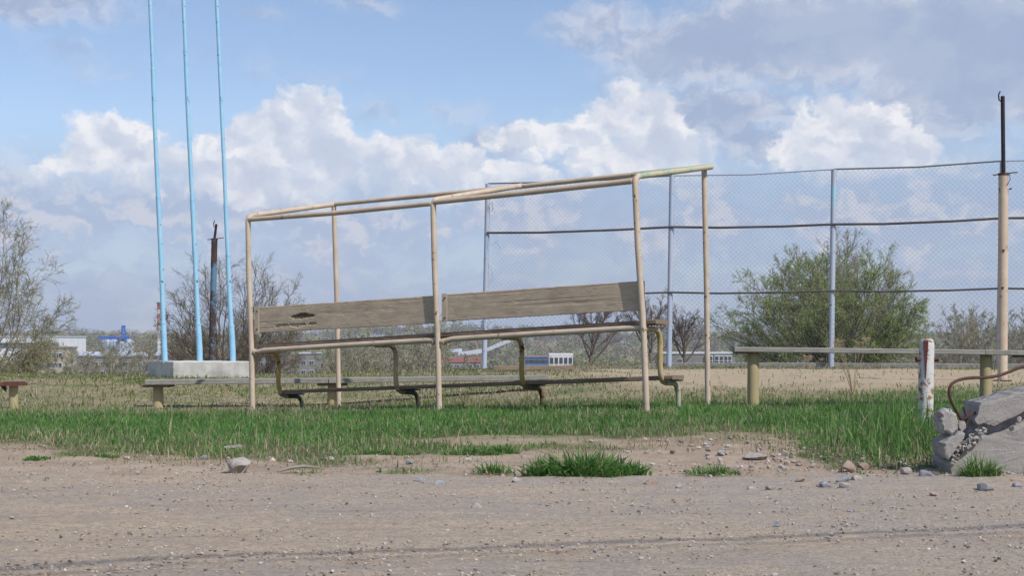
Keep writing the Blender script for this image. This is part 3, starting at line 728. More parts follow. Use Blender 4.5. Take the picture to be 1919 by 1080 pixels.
# ---------------------------------------------------------- white rusty pipe post (front right)
Yw = 8.8; b_ = at(1733.5, 820, Yw); t_ = at(1737.5, 634, Yw); b_.z = gz(b_.x, Yw) - .05
wp = thing('pipe_bollard', (b_.x, Yw, gz(b_.x, Yw)), 'thick white pipe post streaked with rust, beside the broken concrete', 'bollard')
r_ = .0480; ax = (t_ - b_).normalized()
MB().tube([b_, lerp(b_, t_, .3), lerp(b_, t_, .6), t_ - ax * .045, t_ - ax * .018, t_ - ax * .004], [r_ * 1.03, r_, r_ * .97, r_ * .96, r_ * .86, r_ * .66], 24).build('pipe', M['whiterust'], wp)
for sgn in (-1, 1):
    c = lerp(b_, t_, .80) + Vector((sgn * r_ * .9, -.01, .0)); MB().tube([c, c + Vector((sgn * .026, -.004, .002))], [.013, .017], 8).build('stud', M['rustplate'], wp)
# open seam down the pipe, with rusty lips
sv = []; nn = 24
for k in range(nn + 1):
    t = k / nn; z = t_.z - .012 - t * .24; wv = .0145 * (1 - t) ** .8 + .0015; cxx = lerp(b_, t_, (z - b_.z) / (t_.z - b_.z)).x
    for sx in (-1, 1):
        aa = -.42 + sx * wv / r_ + .06 * t + .05 * (float(vnoise(t * 9, sx, 4)) - .5)
        rr_ = r_ * 1.02 + .0 if k else r_ * .9
        sv.append((cxx + rr_ * math.sin(aa), Yw - rr_ * math.cos(aa), z))
for k in range(nn + 1):                       # inner side of the strip gives it thickness
    for sx in (0, 1):
        q = sv[k * 2 + sx]; sv.append((q[0] + .003, q[1] + .012, q[2]))
m2 = (nn + 1) * 2
fs = [(2 * k, 2 * k + 1, 2 * k + 3, 2 * k + 2) for k in range(nn)] + [(2 * k, 2 * k + 2, m2 + 2 * k + 2, m2 + 2 * k) for k in range(nn)] + [(2 * k + 1, m2 + 2 * k + 1, m2 + 2 * k + 3, 2 * k + 3) for k in range(nn)]
MB().add(sv, fs).build('rusted_seam', M['rustplate'], wp)
# ---------------------------------------------------------- broken concrete with rebar
def fragment(poly, Y, depth, seed, tilt=0., jit=.004, rough=.012, shrink=.9):
    rr = random.Random(seed); base = [at(px, py, Y) for px, py in poly]; out = []
    for i in range(len(base)):
        a_, b2 = base[i], base[(i + 1) % len(base)]; n = max(1, int((b2 - a_).length / .012))
        for k in range(n):
            q = lerp(a_, b2, k / n); out.append(q + Vector((rr.uniform(-jit, jit), 0, rr.uniform(-jit, jit))))
    m_ = len(out); ctr = sum(out, Vector()) / m_; vs = []; rings = 9
    for r0 in range(rings + 1):
        t = r0 / rings
        for k, p in enumerate(out):
            q = lerp(ctr, p, 1 - (1 - shrink) * t - (.02 if r0 == 0 else 0))
            n_ = (float(fbm(k * .35, t * 5 + seed, seed, 3)) - .5) * rough * (2.2 if 0 < r0 < rings else .3)
            q = q + (p - ctr).normalized() * n_
            q.y = Y + (depth * t if r0 else -.006) + (p.z - H0) * tilt + (.004 if r0 == 0 else 0)
            vs.append(q)
    fs = [(r0 * m_ + k, (r0 + 1) * m_ + k, (r0 + 1) * m_ + (k + 1) % m_, r0 * m_ + (k + 1) % m_) for r0 in range(rings) for k in range(m_)]
    # front face as a fan of rings so it can be uneven
    lvl = [vs[k] for k in range(m_)]; prev = list(range(m_)); vs2 = []
    base_i = len(vs)
    for j, sc in enumerate((.85, .65, .4, .18)):
        cur = []
        for k in range(m_):
            q = lerp(ctr, lvl[k], sc); q.y = Y - .008 + (q.z - H0) * tilt + .010 * (float(fbm(q.x * 18, q.z * 18, seed + 3)) - .5); vs.append(q); cur.append(len(vs) - 1)
        fs += [(prev[k], prev[(k + 1) % m_], cur[(k + 1) % m_], cur[k]) for k in range(m_)]; prev = cur
    q = ctr.copy(); q.y = Y - .008 + (ctr.z - H0) * tilt; vs.append(q)
    fs += [(prev[k], prev[(k + 1) % m_], len(vs) - 1) for k in range(m_)]
    fs += [tuple(range(rings * m_, rings * m_ + m_))]
    return MB().add(vs, fs)
Yc = 6.35
bc = thing('broken_concrete', (at(1850, 890, Yc).x, Yc, 0), 'broken slab of grey concrete split by a dark crack at the right edge', 'concrete rubble')
fragment([(1781, 892), (1777, 872), (1778, 866), (1794, 857), (1802, 845), (1811, 838), (1818, 826), (1828, 818), (1836, 813), (1848, 817), (1861, 813), (1882, 807), (1906, 794), (1925, 786), (1990, 762), (2080, 752), (2085, 905), (1900, 902)], Yc, .34, 1, tilt=.0, rough=.008, shrink=.93).build('lower_fragment', M['conc'], bc)
fragment([(1835, 757), (1851, 753.5), (1877, 747), (1898, 738), (1921, 733), (2000, 714), (2075, 707), (2080, 735), (1990, 748), (1921, 769), (1900, 782), (1880, 792), (1861, 799), (1846, 795), (1829, 797), (1826, 786), (1833, 773)], Yc - .02, .26, 2, tilt=.0, rough=.008, shrink=.93).build('upper_fragment', M['conc'], bc)
fragment([(1765, 774), (1772, 769), (1784, 766), (1790, 776), (1795, 791), (1794, 806), (1785, 814), (1776, 811), (1766, 812), (1768, 803), (1763, 795)], Yc - .02, .13, 3, jit=.006, rough=.018, shrink=.8).build('chunk', M['concdirty'], bc)
fragment([(1769, 829), (1784, 819), (1798, 810), (1808, 814), (1804, 827), (1795, 836), (1789, 846), (1776, 864), (1771, 858)], Yc - .05, .2, 4, jit=.005, rough=.010, shrink=.85).build('chunk', M['conc'], bc)
fragment([(1795, 796), (1801, 790), (1810, 791), (1812, 804), (1802, 813), (1798, 806)], Yc - .0, .12, 6, rough=.015, shrink=.7).build('chunk', M['concdirty'], bc)
# dark inner core visible in the crack
fragment([(1786, 860), (1800, 800), (1840, 780), (1925, 770), (2070, 745), (2070, 780), (1925, 800), (1830, 830)], Yc + .035, .18, 5, rough=.03).build('crack_core', M['rock'], bc)
rr = random.Random(8)
def rock_mb(c, sx, sy, sz, seed, sub=2, amp=.35):
    import bmesh
    pr_ = random.Random(seed * 13 + 1); pl = [(Vector((pr_.gauss(0, 1), pr_.gauss(0, 1), pr_.gauss(0, .8))).normalized(), pr_.uniform(*((.68, .9) if sub == 4 else (.5, .82)))) for _ in range(14 if sub == 4 else 11)]
    bm = bmesh.new(); bmesh.ops.create_icosphere(bm, subdivisions=sub, radius=1); vs = []
    for v_ in bm.verts:
        p = v_.co; n = float(fbm(p.x * 1.6 + 7 * seed, p.y * 1.6 + p.z * 1.9, seed, 4)) - .5
        f = 1.12 + n * amp * 1.2; p = p * f
        for pn_, pd_ in pl:
            e_ = p.dot(pn_) - pd_
            if e_ > 0: p = p - pn_ * e_ * .93
        q = Vector((p.x * sx * 1.15, p.y * sy * 1.15, p.z * sz * 1.15))
        vs.append(Vector(c) + q)
    fs = [tuple(v_.index for v_ in f_.verts) for f_ in bm.faces]; bm.verts.index_update()
    bm.free(); return vs, fs
mb = MB()
for k in range(110):                              # crumbled aggregate along the crack
    t = rr.random(); px = 1782 + t * 62 + rr.uniform(-8, 8); py = 862 - t * 56 + rr.uniform(-9, 9)
    s_ = rr.uniform(.003, .010); vs, fs = rock_mb(at(px, py, Yc - .01 - rr.random() * .03), s_, s_, s_ * .9, k, 1); mb.add(vs, fs)
mb.build('crumbled_edge', M['concdirty'], bc)
vs, fs = rock_mb(at(1911, 788, Yc - .03), .009, .009, .014, 5, 2); MB().add(vs, fs).build('pebble', M['stone'], bc)
rbp = [at(1805, 800, Yc + .05), at(1802, 787, Yc + .03), at(1791, 768, Yc), at(1781, 749, Yc - .02), at(1778, 732, Yc - .03), at(1784, 719, Yc - .03), at(1800, 711, Yc), at(1825, 708, Yc + .03), at(1850, 708.5, Yc + .06), at(1875, 704, Yc + .09), at(1898, 695, Yc + .12), at(1921, 685, Yc + .15), at(1960, 690, Yc + .2), at(1990, 716, Yc + .22)]
def smooth_path(p, it=2):
    for _ in range(it):
        q = [p[0]]
        for a_, b2 in zip(p[:-1], p[1:]): q += [lerp(a_, b2, .25), lerp(a_, b2, .75)]
        p = q + [p[-1]]
    return p
rp = smooth_path(rbp); MB().tube(rp, [.0068 + .0006 * (k % 2) for k in range(len(rp))], 8).tube(smooth_path([at(1812, 800, Yc + .02), at(1812, 780, Yc + .02), at(1806, 763, Yc + .03)]), .0066, 8).tube(smooth_path([at(1808, 786, Yc), at(1822, 776, Yc), at(1836, 773, Yc + .02)]), .006, 8).build('rebar', M['rust'], bc)
# ---------------------------------------------------------- individual rocks
def rock(px, py, wpx, hpx, m, label, cat='stone', name='rock', seed=0, amp=.35, sub=3):
    x, Y = gpt(px, py); s_ = Y / F; z = gz(x, Y)
    vs, fs = rock_mb((x, Y, z + hpx * s_ * .38), wpx * s_ * .46, wpx * s_ * .40, hpx * s_ * .55, seed, sub, amp)
    o = MB().add(vs, fs).build(name, M[m]); me = o.data
    me.transform(__import__('mathutils').Matrix.Translation((-x, -Y, -z))); o.location = (x, Y, z)
    return tag(o, label, cat, 'loose stones along the verge')
rock(447, 885, 42, 31, 'stone', 'biggest pale rough rock alone at the dirt edge left of centre', seed=3, amp=.45, sub=4)
RK = [(1418, 862, 46, 13, 'stone', 'long flat pale stone on the verge right of the largest grass tuft'),
      (1353, 856, 20, 12, 'rock', 'small grey stone left of the long flat pale stone'),
      (1470, 857, 24, 14, 'stone', 'rounded pale stone right of the long flat pale stone'),
      (1590, 885, 36, 20, 'brick', 'pinkish brown rubble lump at the foot of the tall grass'),
      (1618, 880, 26, 15, 'brick', 'darker red brick piece right of the pinkish rubble lump'),
      (1583, 905, 28, 14, 'rock', 'grey stone below the pinkish rubble lump'),
      (1604, 903, 22, 13, 'stone', 'small pale stone pressed against the grey stone below the rubble lump'),
      (1586, 915, 22, 13, 'stone', 'greenish white pebble in front of the rubble lump'),
      (1733, 896, 34, 15, 'rock', 'flat blue grey stone just left of the broken concrete'),
      (1697, 890, 24, 13, 'stone', 'small stone with flat top between tall grass and the flat blue grey stone'),
      (1845, 922, 34, 17, 'rock', 'grey stone lying in front of the broken concrete'),
      (1908, 916, 20, 14, 'rock', 'small grey stone at the right edge in front of the concrete'),
      (968, 910, 26, 13, 'stone', 'wedge shaped pale stone at the left foot of the largest grass tuft'),
      (1220, 908, 26, 10, 'brick', 'flat reddish stone at the right foot of the largest grass tuft'),
      (1273, 918, 17, 12, 'stone', 'round white pebble on the road edge right of the largest tuft'),
      (895, 956, 20, 12, 'stone', 'white chip stone on the road below the small thin tuft'),
      (1008, 948, 15, 8, 'rock', 'small grey stone on the road right of the white chip'),
      (824, 913, 30, 12, 'rock', 'dark flat stone pair half buried on the road edge left of centre'),
      (788, 905, 22, 11, 'rock', 'brownish stone left of the dark flat stone'),
      (435, 844, 40, 9, 'stone', 'flat stone sunk in grass above the biggest rock'),
      (769, 871, 18, 8, 'rock', 'dark little stone at the end of the low leafy patch'),
      (1408, 921, 22, 11, 'stone', 'whitish stone on the road edge below the sparse tuft'),
      (1445, 920, 22, 12, 'stone', 'grey white stone right of the whitish one on the road edge'),
      (1545, 914, 24, 13, 'rock', 'dark layered stone left of the greenish white pebble'),
      (1458, 989, 14, 12, 'rock', 'dark brown clod on the bare road at right'),
      (1561, 1004, 11, 10, 'rock', 'little dark clod lying on the double dark line at right'),
      (1500, 905, 22, 10, 'brick', 'orange brown chip on sandy soil left of the layered stone'),
      (1750, 930, 18, 10, 'brick', 'small red brick chip on the road edge near the concrete'),
      (382, 864, 20, 8, 'rock', 'small blue grey stone left of the biggest rock'),
      (1115, 1035, 12, 7, 'rock', 'flat dark chip on the bare road in the lower centre')]
for k, (px, py, w_, h_, m_, lb_) in enumerate(RK): rock(px, py, w_, h_, m_, lb_, seed=20 + k, amp=.4, sub=3)
# dead root / stick near the rock
x, Y = gpt(545, 886); z = gz(x, Y)
pp = [Vector((x - .05, Y - .05, z + .008)), Vector((x + .0, Y, z + .022)), Vector((x + .06, Y + .01, z + .028)), Vector((x + .13, Y + .02, z + .02))]
tag(MB().tube(pp, [.004, .008, .008, .004], 8).build('stick', M['twigsp']), 'bent pale stick on the dirt right of the biggest rock', 'stick')
pp = [at(452, 890, 6.25), at(460, 880, 6.28), at(466, 872, 6.3)]
tag(MB().tube(pp, [.004, .003, .002], 6).build('stick', M['twigsp']), 'short straw coloured stick leaning on the biggest rock', 'stick')
# ---------------------------------------------------------- dry weed behind right bench
def weed(px, py_top, Y, label, seed, n=6, spread=.18):
    rr = random.Random(seed); x = (px - 960) / F * Y; z = gz(x, Y); H = H0 - (py_top - YH) / F * Y - z
    w_ = thing('dry_weed', (x, Y, z), label, 'plant'); mb = MB(); hd = MB()
    for k in range(n):
        a = rr.uniform(0, 6.28); tx, ty = math.cos(a) * spread * rr.uniform(.2, 1), math.sin(a) * spread * .6; h = H * rr.uniform(.72, 1)
        q = [Vector((x, Y, z)), Vector((x + tx * .35, Y + ty * .3, z + h * .5)), Vector((x + tx, Y + ty, z + h))]; mb.tube(q, [.004, .003, .002], 5)
        for j in range(16):
            b2 = rr.uniform(0, 6.28); r2 = rr.uniform(.01, .055); e = q[2] + Vector((math.cos(b2) * r2, math.sin(b2) * r2, rr.uniform(.0, .03))); mb.tube([q[2] - UP * .02, e], [.0014, .001], 3, cap=False)
            for _ in range(4):
                f = e + Vector((rr.uniform(-.008, .008), rr.uniform(-.008, .008), rr.uniform(-.005, .005))); s_ = .006
                hd.add([f, f + Vector((s_, 0, s_ * .4)), f + Vector((s_ * .3, s_, s_))], [(0, 1, 2)])
    mb.build('stem', M['straw'], w_); hd.build('seed_head', M['seed'], w_)
M['straw'] = simple('dry_stem', (.38, .30, .19), (.28, .21, .13), 20, .9, 0)
M['seed'] = simple('dry_seed_heads', (.34, .22, .14), (.26, .17, .11), 30, .9, 0)
weed(1600, 631, 14.6, 'dry umbrella flowered weed with brown seed heads behind the taller bench', 1, 8, .3)
weed(1512, 668, 27.0, 'rust brown dead weed at the foot of the green willow', 2, 7, .3)
# ---------------------------------------------------------- overhead cables (their shadow crosses the road)
for k, (dy, r_, hz_) in enumerate(((0, .0085, 3.3), (-.085, .0045, 3.4))):
    a_ = Vector(((-1.34), 3.69 + dy, 0)); b2 = Vector((1.64, 4.52 + dy, 0)); dd = (b2 - a_)
    sh_ = sund * (hz_ / sund.z)
    p = [a_ + dd * t + sh_ + UP * (.002 * (t - .5) ** 2) for t in (-8, -3, -1, 0, .5, 1, 2, 4, 9)]
    tag(MB().tube(p, r_, 8).build('overhead_cable', M['black']), ['thicker black cable strung above the dirt road', 'thinner black cable strung above the dirt road'][k], 'cable')
# ================================================================== TREES AND SHRUBS
def grow(mb, rng, p, d, L, r0, r1, nseg, sides, wig, up):
    pts = [Vector(p)]; d = Vector(d).normalized(); dirs = [d.copy()]
    for i in range(nseg):
        d = (d + Vector((rng.gauss(0, wig), rng.gauss(0, wig), rng.gauss(0, wig) + up))).normalized()
        pts.append(pts[-1] + d * (L / nseg)); dirs.append(d.copy())
    mb.tube(pts, [r0 + (r1 - r0) * i / nseg for i in range(nseg + 1)], sides, cap=False)
    return pts, dirs
def side_dir(rng, d, ang):
    a = Vector((rng.gauss(0, 1), rng.gauss(0, 1), rng.gauss(0, 1))); a = (a - d * a.dot(d)).normalized()
    return (d * math.cos(ang) + a * math.sin(ang)).normalized()
def tree_meshes(seed, H, W, stems, fan, kids=(9, 7, 4), r=.03, leaves=0, lsize=.03, lmin=0., lmax=1., twr=.0035, depthf=.8, trunk=0., up=.05, droop=0., reach=(.82, 1.0), tipleaf=1, rnd=.0):
    rng = random.Random(seed); mb = MB(); lp = []
    def pick(pts, dirs, t):
        f = t * (len(pts) - 1); i = min(int(f), len(pts) - 2); return pts[i].lerp(pts[i + 1], f - i), dirs[i]
    starts = []
    if trunk > 0:
        pts, dirs = grow(mb, rng, (0, 0, -.2), (rng.gauss(0, .05), 0, 1), H * .92 + .2, r * 2.0, r * .3, 10, 7, .05, 0)
        for k in range(stems):
            t = trunk + (1 - trunk) * (k / stems) ** .9 * .9; p, d = pick(pts, dirs, t); az = k * 2.4 + rng.uniform(-.4, .4); tl = fan * rng.uniform(.7, 1.1)
            dd = Vector((math.cos(az) * math.sin(tl), math.sin(az) * math.sin(tl) * depthf, math.cos(tl))); hh = H - p.z
            L = min((W / 2) / max(math.sin(tl), .2), hh / max(math.cos(tl), .2) * 1.1) * rng.uniform(*reach)
            starts.append((p, dd, L, r * (1.1 - .7 * t)))
    else:
        for k in range(stems):
            az = k * 2.399 + rng.uniform(-.5, .5); tl = fan * math.sqrt((k + .5) / stems)
            dd = Vector((math.cos(az) * math.sin(tl), math.sin(az) * math.sin(tl) * depthf, math.cos(tl)))
            L = .90 / math.sqrt((math.sin(tl) / (W / 2)) ** 2 + (math.cos(tl) / H) ** 2)
            L = (L * (1 - rnd) + rnd * .9 * (2 * math.cos(tl) / (H * .5)) / ((math.sin(tl) / (W / 2)) ** 2 + (math.cos(tl) / (H * .5)) ** 2)) * rng.uniform(*reach)
            starts.append((Vector((math.cos(az) * .12, math.sin(az) * .12, -.2)), dd, L, r * rng.uniform(.7, 1.1)))
    for p, dd, L, rr_ in starts:
        pts, dirs = grow(mb, rng, p, dd, L, rr_, twr, 9, 5, .07, up * .6)
        for a in range(kids[0]):
            t = .22 + .78 * ((a + rng.random()) / kids[0]) ** .8; q, d = pick(pts, dirs, t)
            L1 = L * .34 * (1.0 - t * .45) * rng.uniform(.6, 1.15); p1, d1 = grow(mb, rng, q, side_dir(rng, d, rng.uniform(.35, .8)), L1, rr_ * .4 * (1 - t * .7) + twr, twr * .8, 6, 4, .11, up)
            for b_ in range(kids[1]):
                t1 = .15 + .85 * (b_ + rng.random()) / kids[1]; q1, e = pick(p1, d1, t1); L2 = L1 * .5 * (1.1 - t1 * .6) * rng.uniform(.6, 1.2) + .04
                p2, d2 = grow(mb, rng, q1, side_dir(rng, e, rng.uniform(.4, .9)), L2, twr * 1.05, twr * .7, 4, 3, .13, up - droop)
                for c_ in range(kids[2]):
                    t2 = .2 + .8 * (c_ + rng.random()) / kids[2]; q2, e2 = pick(p2, d2, t2)
                    p3, d3 = grow(mb, rng, q2, side_dir(rng, e2, rng.uniform(.4, .9)), L2 * .5 * rng.uniform(.6, 1.2) + .02, twr * .8, twr * .5, 2, 3, .12, up - droop)
                    lp.append((p3[0], p3[-1]))
                lp.append((p2[1], p2[-1]))
    LB = None
    if leaves:
        r2 = np.random.default_rng(seed); a = np.array([tuple(q[0]) for q in lp]); b_ = np.array([tuple(q[1]) for q in lp])
        i = r2.integers(0, len(lp), leaves); t = r2.random((leaves, 1)) ** (.7 if tipleaf else 1); c = a[i] * (1 - t) + b_[i] * t + r2.normal(0, lsize * .5, (leaves, 3))
        hz_ = c[:, 2] / H; k = (r2.random(leaves) < sm(lmin - .1, lmin + .1, hz_) * (1 - sm(lmax - .15, lmax + .15, hz_))); c = c[k]; n = len(c)
        u = r2.normal(0, 1, (n, 3)); u /= np.linalg.norm(u, axis=1)[:, None]; w_ = r2.normal(0, 1, (n, 3)); w_ -= (w_ * u).sum(1)[:, None] * u; w_ /= np.linalg.norm(w_, axis=1)[:, None]
        s_ = lsize * r2.uniform(.6, 1.2, (n, 1)); V = np.stack([c - u * s_ * .5, c + w_ * s_ * .22, c + u * s_ * .5, c - w_ * s_ * .22], 1).reshape(-1, 3)
        LB = (V, (np.arange(4)[None] + (np.arange(n) * 4)[:, None]))
    return mb, LB
def tree(name, loc, label, cat, wood_m, leaf_m, group=None, **kw):
    t = thing(name, (0, 0, 0), label, cat, group); mb, LB = tree_meshes(**kw)
    mb.build('branches', wood_m, t)
    if LB is not None: raw_mesh('foliage', LB[0], LB[1], leaf_m, t)
    t.location = loc; return t
def gl(px, Y, dz=0): x = (px - 960) / F * Y; return (x, Y, gz(x, Y) + dz)
def top_h(loc, py): return H0 - (py - YH) / F * loc[1] - loc[2]
# left willow, cut by the frame
L_ = gl(-40, 27); tree('willow_tree', L_, 'loose pale green willow cut off by the left edge of the picture', 'tree', M['twigsp'], M['leafp'], seed=2, H=top_h(L_, 318), rnd=.7, W=3.7, stems=36, fan=1.2, kids=(11, 8, 4), r=.022, reach=(.8, .98), leaves=52000, lsize=.028, twr=.0032, up=.01, droop=.06)
L_ = gl(435, 30); tree('bare_tree', L_, 'bare multi stemmed tree with faint buds behind the three blue poles', 'tree', M['twigs'], M['leafp'], seed=16, H=top_h(L_, 436), rnd=.8, W=3.5, stems=46, fan=1.15, kids=(10, 7, 4), r=.024, leaves=20000, lsize=.026, lmin=.3, twr=.0028, up=.04, reach=(.88, 1.0))
L_ = gl(1553, 37); tree('willow_tree', L_, 'big green willow in fresh leaf behind the chain link fence', 'tree', M['twigs'], M['leafw'], seed=19, H=top_h(L_, 430), rnd=.85, W=5.9, stems=64, fan=1.25, kids=(9, 7, 4), r=.026, leaves=76000, lsize=.05, twr=.0042, up=.02, reach=(.84, 1.0))
L_ = gl(1570, 41); tree('young_tree', L_, 'taller thin tree with pale brown buds rising behind the green willow', 'tree', M['twigsp'], M['leafb2'], seed=14, H=top_h(L_, 385), rnd=.8, W=4.6, stems=28, fan=.85, kids=(12, 8, 4), r=.03, leaves=32000, lsize=.04, lmin=.3, twr=.005, up=.05)
for k, (px, Y, py, W, lab, sd) in enumerate(((1098, 62, 588, 3.6, 'bare dark tree with a forked trunk behind the fence near the white block', 21), (1222, 66, 578, 3.2, 'dense bare tree behind the second fence post', 22), (1283, 60, 603, 2.3, 'small bare dark tree right of the second fence post', 23))):
    L_ = gl(px, Y); L_ = (L_[0], L_[1], max(L_[2], H0 - (694 - YH) / F * Y)) ; L_ = (L_[0], L_[1], gz(L_[0], L_[1]))
    tree('bare_tree', L_, lab, 'tree', M['twigs'], M['leafb'], seed=sd, H=top_h(L_, py), W=W, stems=13, fan=.75, kids=(9, 7, 3), r=.07, trunk=.55 if k else .5, leaves=900 if k == 1 else 0, lsize=.06, lmin=.5, twr=.006, up=.05, reach=(.8, 1.1))
# prototypes for the thickets beyond the plateau edge, then copies
def thicket(spec, protos, name, cat, group):
    """spec: px range, Y range, py top range, count"""
    for (pa, pb, Ya, Yb_, ta, tb, n, pi, label) in spec:
        for k in range(n):
            px = pa + (pb - pa) * (k + trng.random()) / n; Y = trng.uniform(Ya, Yb_); L_ = gl(px, Y); H = top_h(L_, trng.uniform(ta, tb))
            src, ph = protos[trng.choice(pi)]
            if src.get('used'): o = copy_tree(src)
            else: o = src; src['used'] = 1
            o.location = L_; s_ = H / ph; o.scale = (s_ * .95, s_ * .95, s_); o.rotation_euler = (0, 0, trng.uniform(0, 6.28)); o['label'] = label; o['category'] = cat; o['group'] = group + ': ' + label
trng = random.Random(77)
protos = []
for k in range(3):
    t = tree('shrub', (0, 0, 0), 'x', 'shrub', M['twigsg'], M['leafb2'], seed=40 + k, H=5, W=3.4, stems=18, fan=.65, kids=(8, 5, 2), r=.03, leaves=3500, lsize=.08, twr=.011, up=.06); protos.append((t, 5))
for k in range(3):
    t = tree('shrub', (0, 0, 0), 'x', 'shrub', M['twigsg'], M['leafy'], seed=50 + k, H=5, W=3.8, stems=13, fan=.9, kids=(7, 5, 3), r=.03, leaves=7000, lsize=.10, twr=.007, up=.04); protos.append((t, 5))
for k in range(2):
    t = tree('birch_tree', (0, 0, 0), 'x', 'tree', M['birch'], M['leafy2'], seed=60 + k, H=7, W=3.0, stems=16, fan=.75, kids=(7, 5, 3), r=.045, trunk=.25, leaves=3500, lsize=.09, twr=.008, up=.05); protos.append((t, 7))
for k in range(2):
    t = tree('shrub', (0, 0, 0), 'x', 'shrub', M['twigs'], M['leafb'], seed=70 + k, H=5, W=4.2, stems=14, fan=1.0, kids=(8, 6, 3), r=.035, leaves=1500, lsize=.08, twr=.009, up=.05); protos.append((t, 5))
B, G_, T_, D_ = [0, 1, 2], [3, 4, 5], [6, 7], [8, 9]
thicket([(-60, 130, 62, 80, 652, 686, 13, B, 'bare grey shrub in the thicket at far left beyond the grass'),
         (110, 310, 62, 80, 668, 694, 13, B, 'bare grey shrub in the thicket left of the concrete block'),
         (235, 300, 62, 80, 664, 676, 3, G_, 'yellow green bush just left of the concrete block'),
         (180, 250, 70, 85, 655, 668, 4, G_, 'yellow green bush in front of the grain silos'),
         (470, 640, 62, 80, 668, 686, 7, G_, 'yellow green bush beyond the grass below the left backrest'),
         (480, 640, 75, 95, 650, 672, 5, B, 'bare grey shrub beyond the grass below the left backrest'),
         (600, 790, 65, 95, 618, 650, 11, D_ + T_, 'brown and green shrub in the thicket behind the middle of the shelter'),
         (640, 770, 65, 90, 636, 660, 6, G_, 'yellow green bush mixed into the thicket behind the middle of the shelter'),
         (825, 905, 50, 60, 682, 688, 6, G_, 'low bright green bush left of the first fence post'),
         (1040, 1310, 75, 110, 634, 668, 13, D_, 'brown shrub in the row between the first and second bare trees'),
         (1380, 1760, 62, 85, 640, 670, 11, D_, 'brown undergrowth shrub around the foot of the green willow'),
         (1735, 1990, 75, 115, 590, 640, 15, B + D_ + T_, 'grey brown shrub in the thicket behind the tall cream post')], protos, 'shrub', 'shrub', 'shrubs beyond the plateau edge')
thicket([(215, 300, 70, 85, 628, 650, 3, T_, 'thin pale birch left of the concrete block'),
         (120, 205, 70, 90, 640, 660, 4, T_, 'thin pale birch in front of the dark apartment block'),
         (780, 830, 80, 100, 598, 612, 2, T_, 'pale birch rising behind the middle post of the shelter'),
         (1770, 1980, 85, 120, 584, 604, 6, T_, 'tall pale birch above the thicket at right')], protos, 'birch_tree', 'tree', 'birches beyond the plateau edge')
# ================================================================== FAR WOODS
fr = np.random.default_rng(3)
def far_wood(name, n, xr, Yr_, hr, cols, wts, label, tri=130, sz=.9, keep=None):
    px = fr.uniform(xr[0], xr[1], n); Y = fr.uniform(Yr_[0], Yr_[1], n); x = (px - 960) / F * Y
    z = ground_z(x, Y, False); h = fr.uniform(hr[0], hr[1], n) * (.8 + .5 * fbm(px * .03, Y * .01, 4)); w_ = h * fr.uniform(.22, .42, n)
    cols = np.array(cols); c = cols[fr.choice(len(cols), n, p=wts)] * fr.uniform(.75, 1.2, (n, 1))
    d = fr.normal(0, 1, (n, tri, 3)); d /= np.linalg.norm(d, axis=2)[..., None]; rad = fr.random((n, tri, 1)) ** .45
    ctr = np.stack([x, Y, z + h * .6], -1)[:, None]; ext = np.stack([w_, w_, h * .42], -1)[:, None]
    P = ctr + d * rad * ext * (1 + .25 * fr.normal(0, 1, (n, tri, 1)) * (fr.random((n, tri, 1)) < .2))
    ref = d + fr.normal(0, .22, d.shape); ref /= np.linalg.norm(ref, axis=2)[..., None]
    s_ = sz * fr.uniform(.5, 1.3, (n, tri, 1)); o1 = fr.normal(0, 1, (n, tri, 3)) * s_; o2 = fr.normal(0, 1, (n, tri, 3)) * s_
    o1 -= (o1 * ref).sum(2)[..., None] * ref; o2 -= (o2 * ref).sum(2)[..., None] * ref
    V = np.stack([P, P + o1, P + o2], 2)
    Vt = V.reshape(-1, 3); ct = np.repeat(c, tri * 3, 0) * np.repeat(fr.uniform(.92, 1.08, (n * tri, 1)), 3, 0)
    tw = .14 * h / 10; T = np.stack([np.stack([x - tw, Y, z], -1), np.stack([x + tw, Y, z], -1), np.stack([x, Y, z + h * .9], -1)], 1).reshape(-1, 3)
    T2 = np.stack([np.stack([x, Y - tw, z], -1), np.stack([x, Y + tw, z], -1), np.stack([x, Y, z + h * .9], -1)], 1).reshape(-1, 3)
    V = np.concatenate([Vt, T, T2]); cc = np.concatenate([ct, np.repeat(np.array([[.25, .22, .2]]), len(T) * 2, 0)])
    return tag(raw_mesh(name, V, np.arange(len(V)).reshape(-1, 3), M['far'], colr=cc), label, 'forest', kind='stuff')
GR, BR, OL, YG = (.17, .14, .115), (.21, .155, .11), (.17, .18, .075), (.23, .26, .09)
far_wood('far_forest', 2600, (-250, 2200), (900, 1750), (9, 15), [GR, BR, OL, YG], [.30, .22, .30, .18], 'far wood of bare and budding trees along the horizon', 110, 1.2)
far_wood('valley_wood', 1300, (-250, 2200), (480, 900), (9, 15), [GR, BR, OL, YG], [.22, .2, .32, .26], 'wood of budding trees in the valley among the buildings', 130, .8)
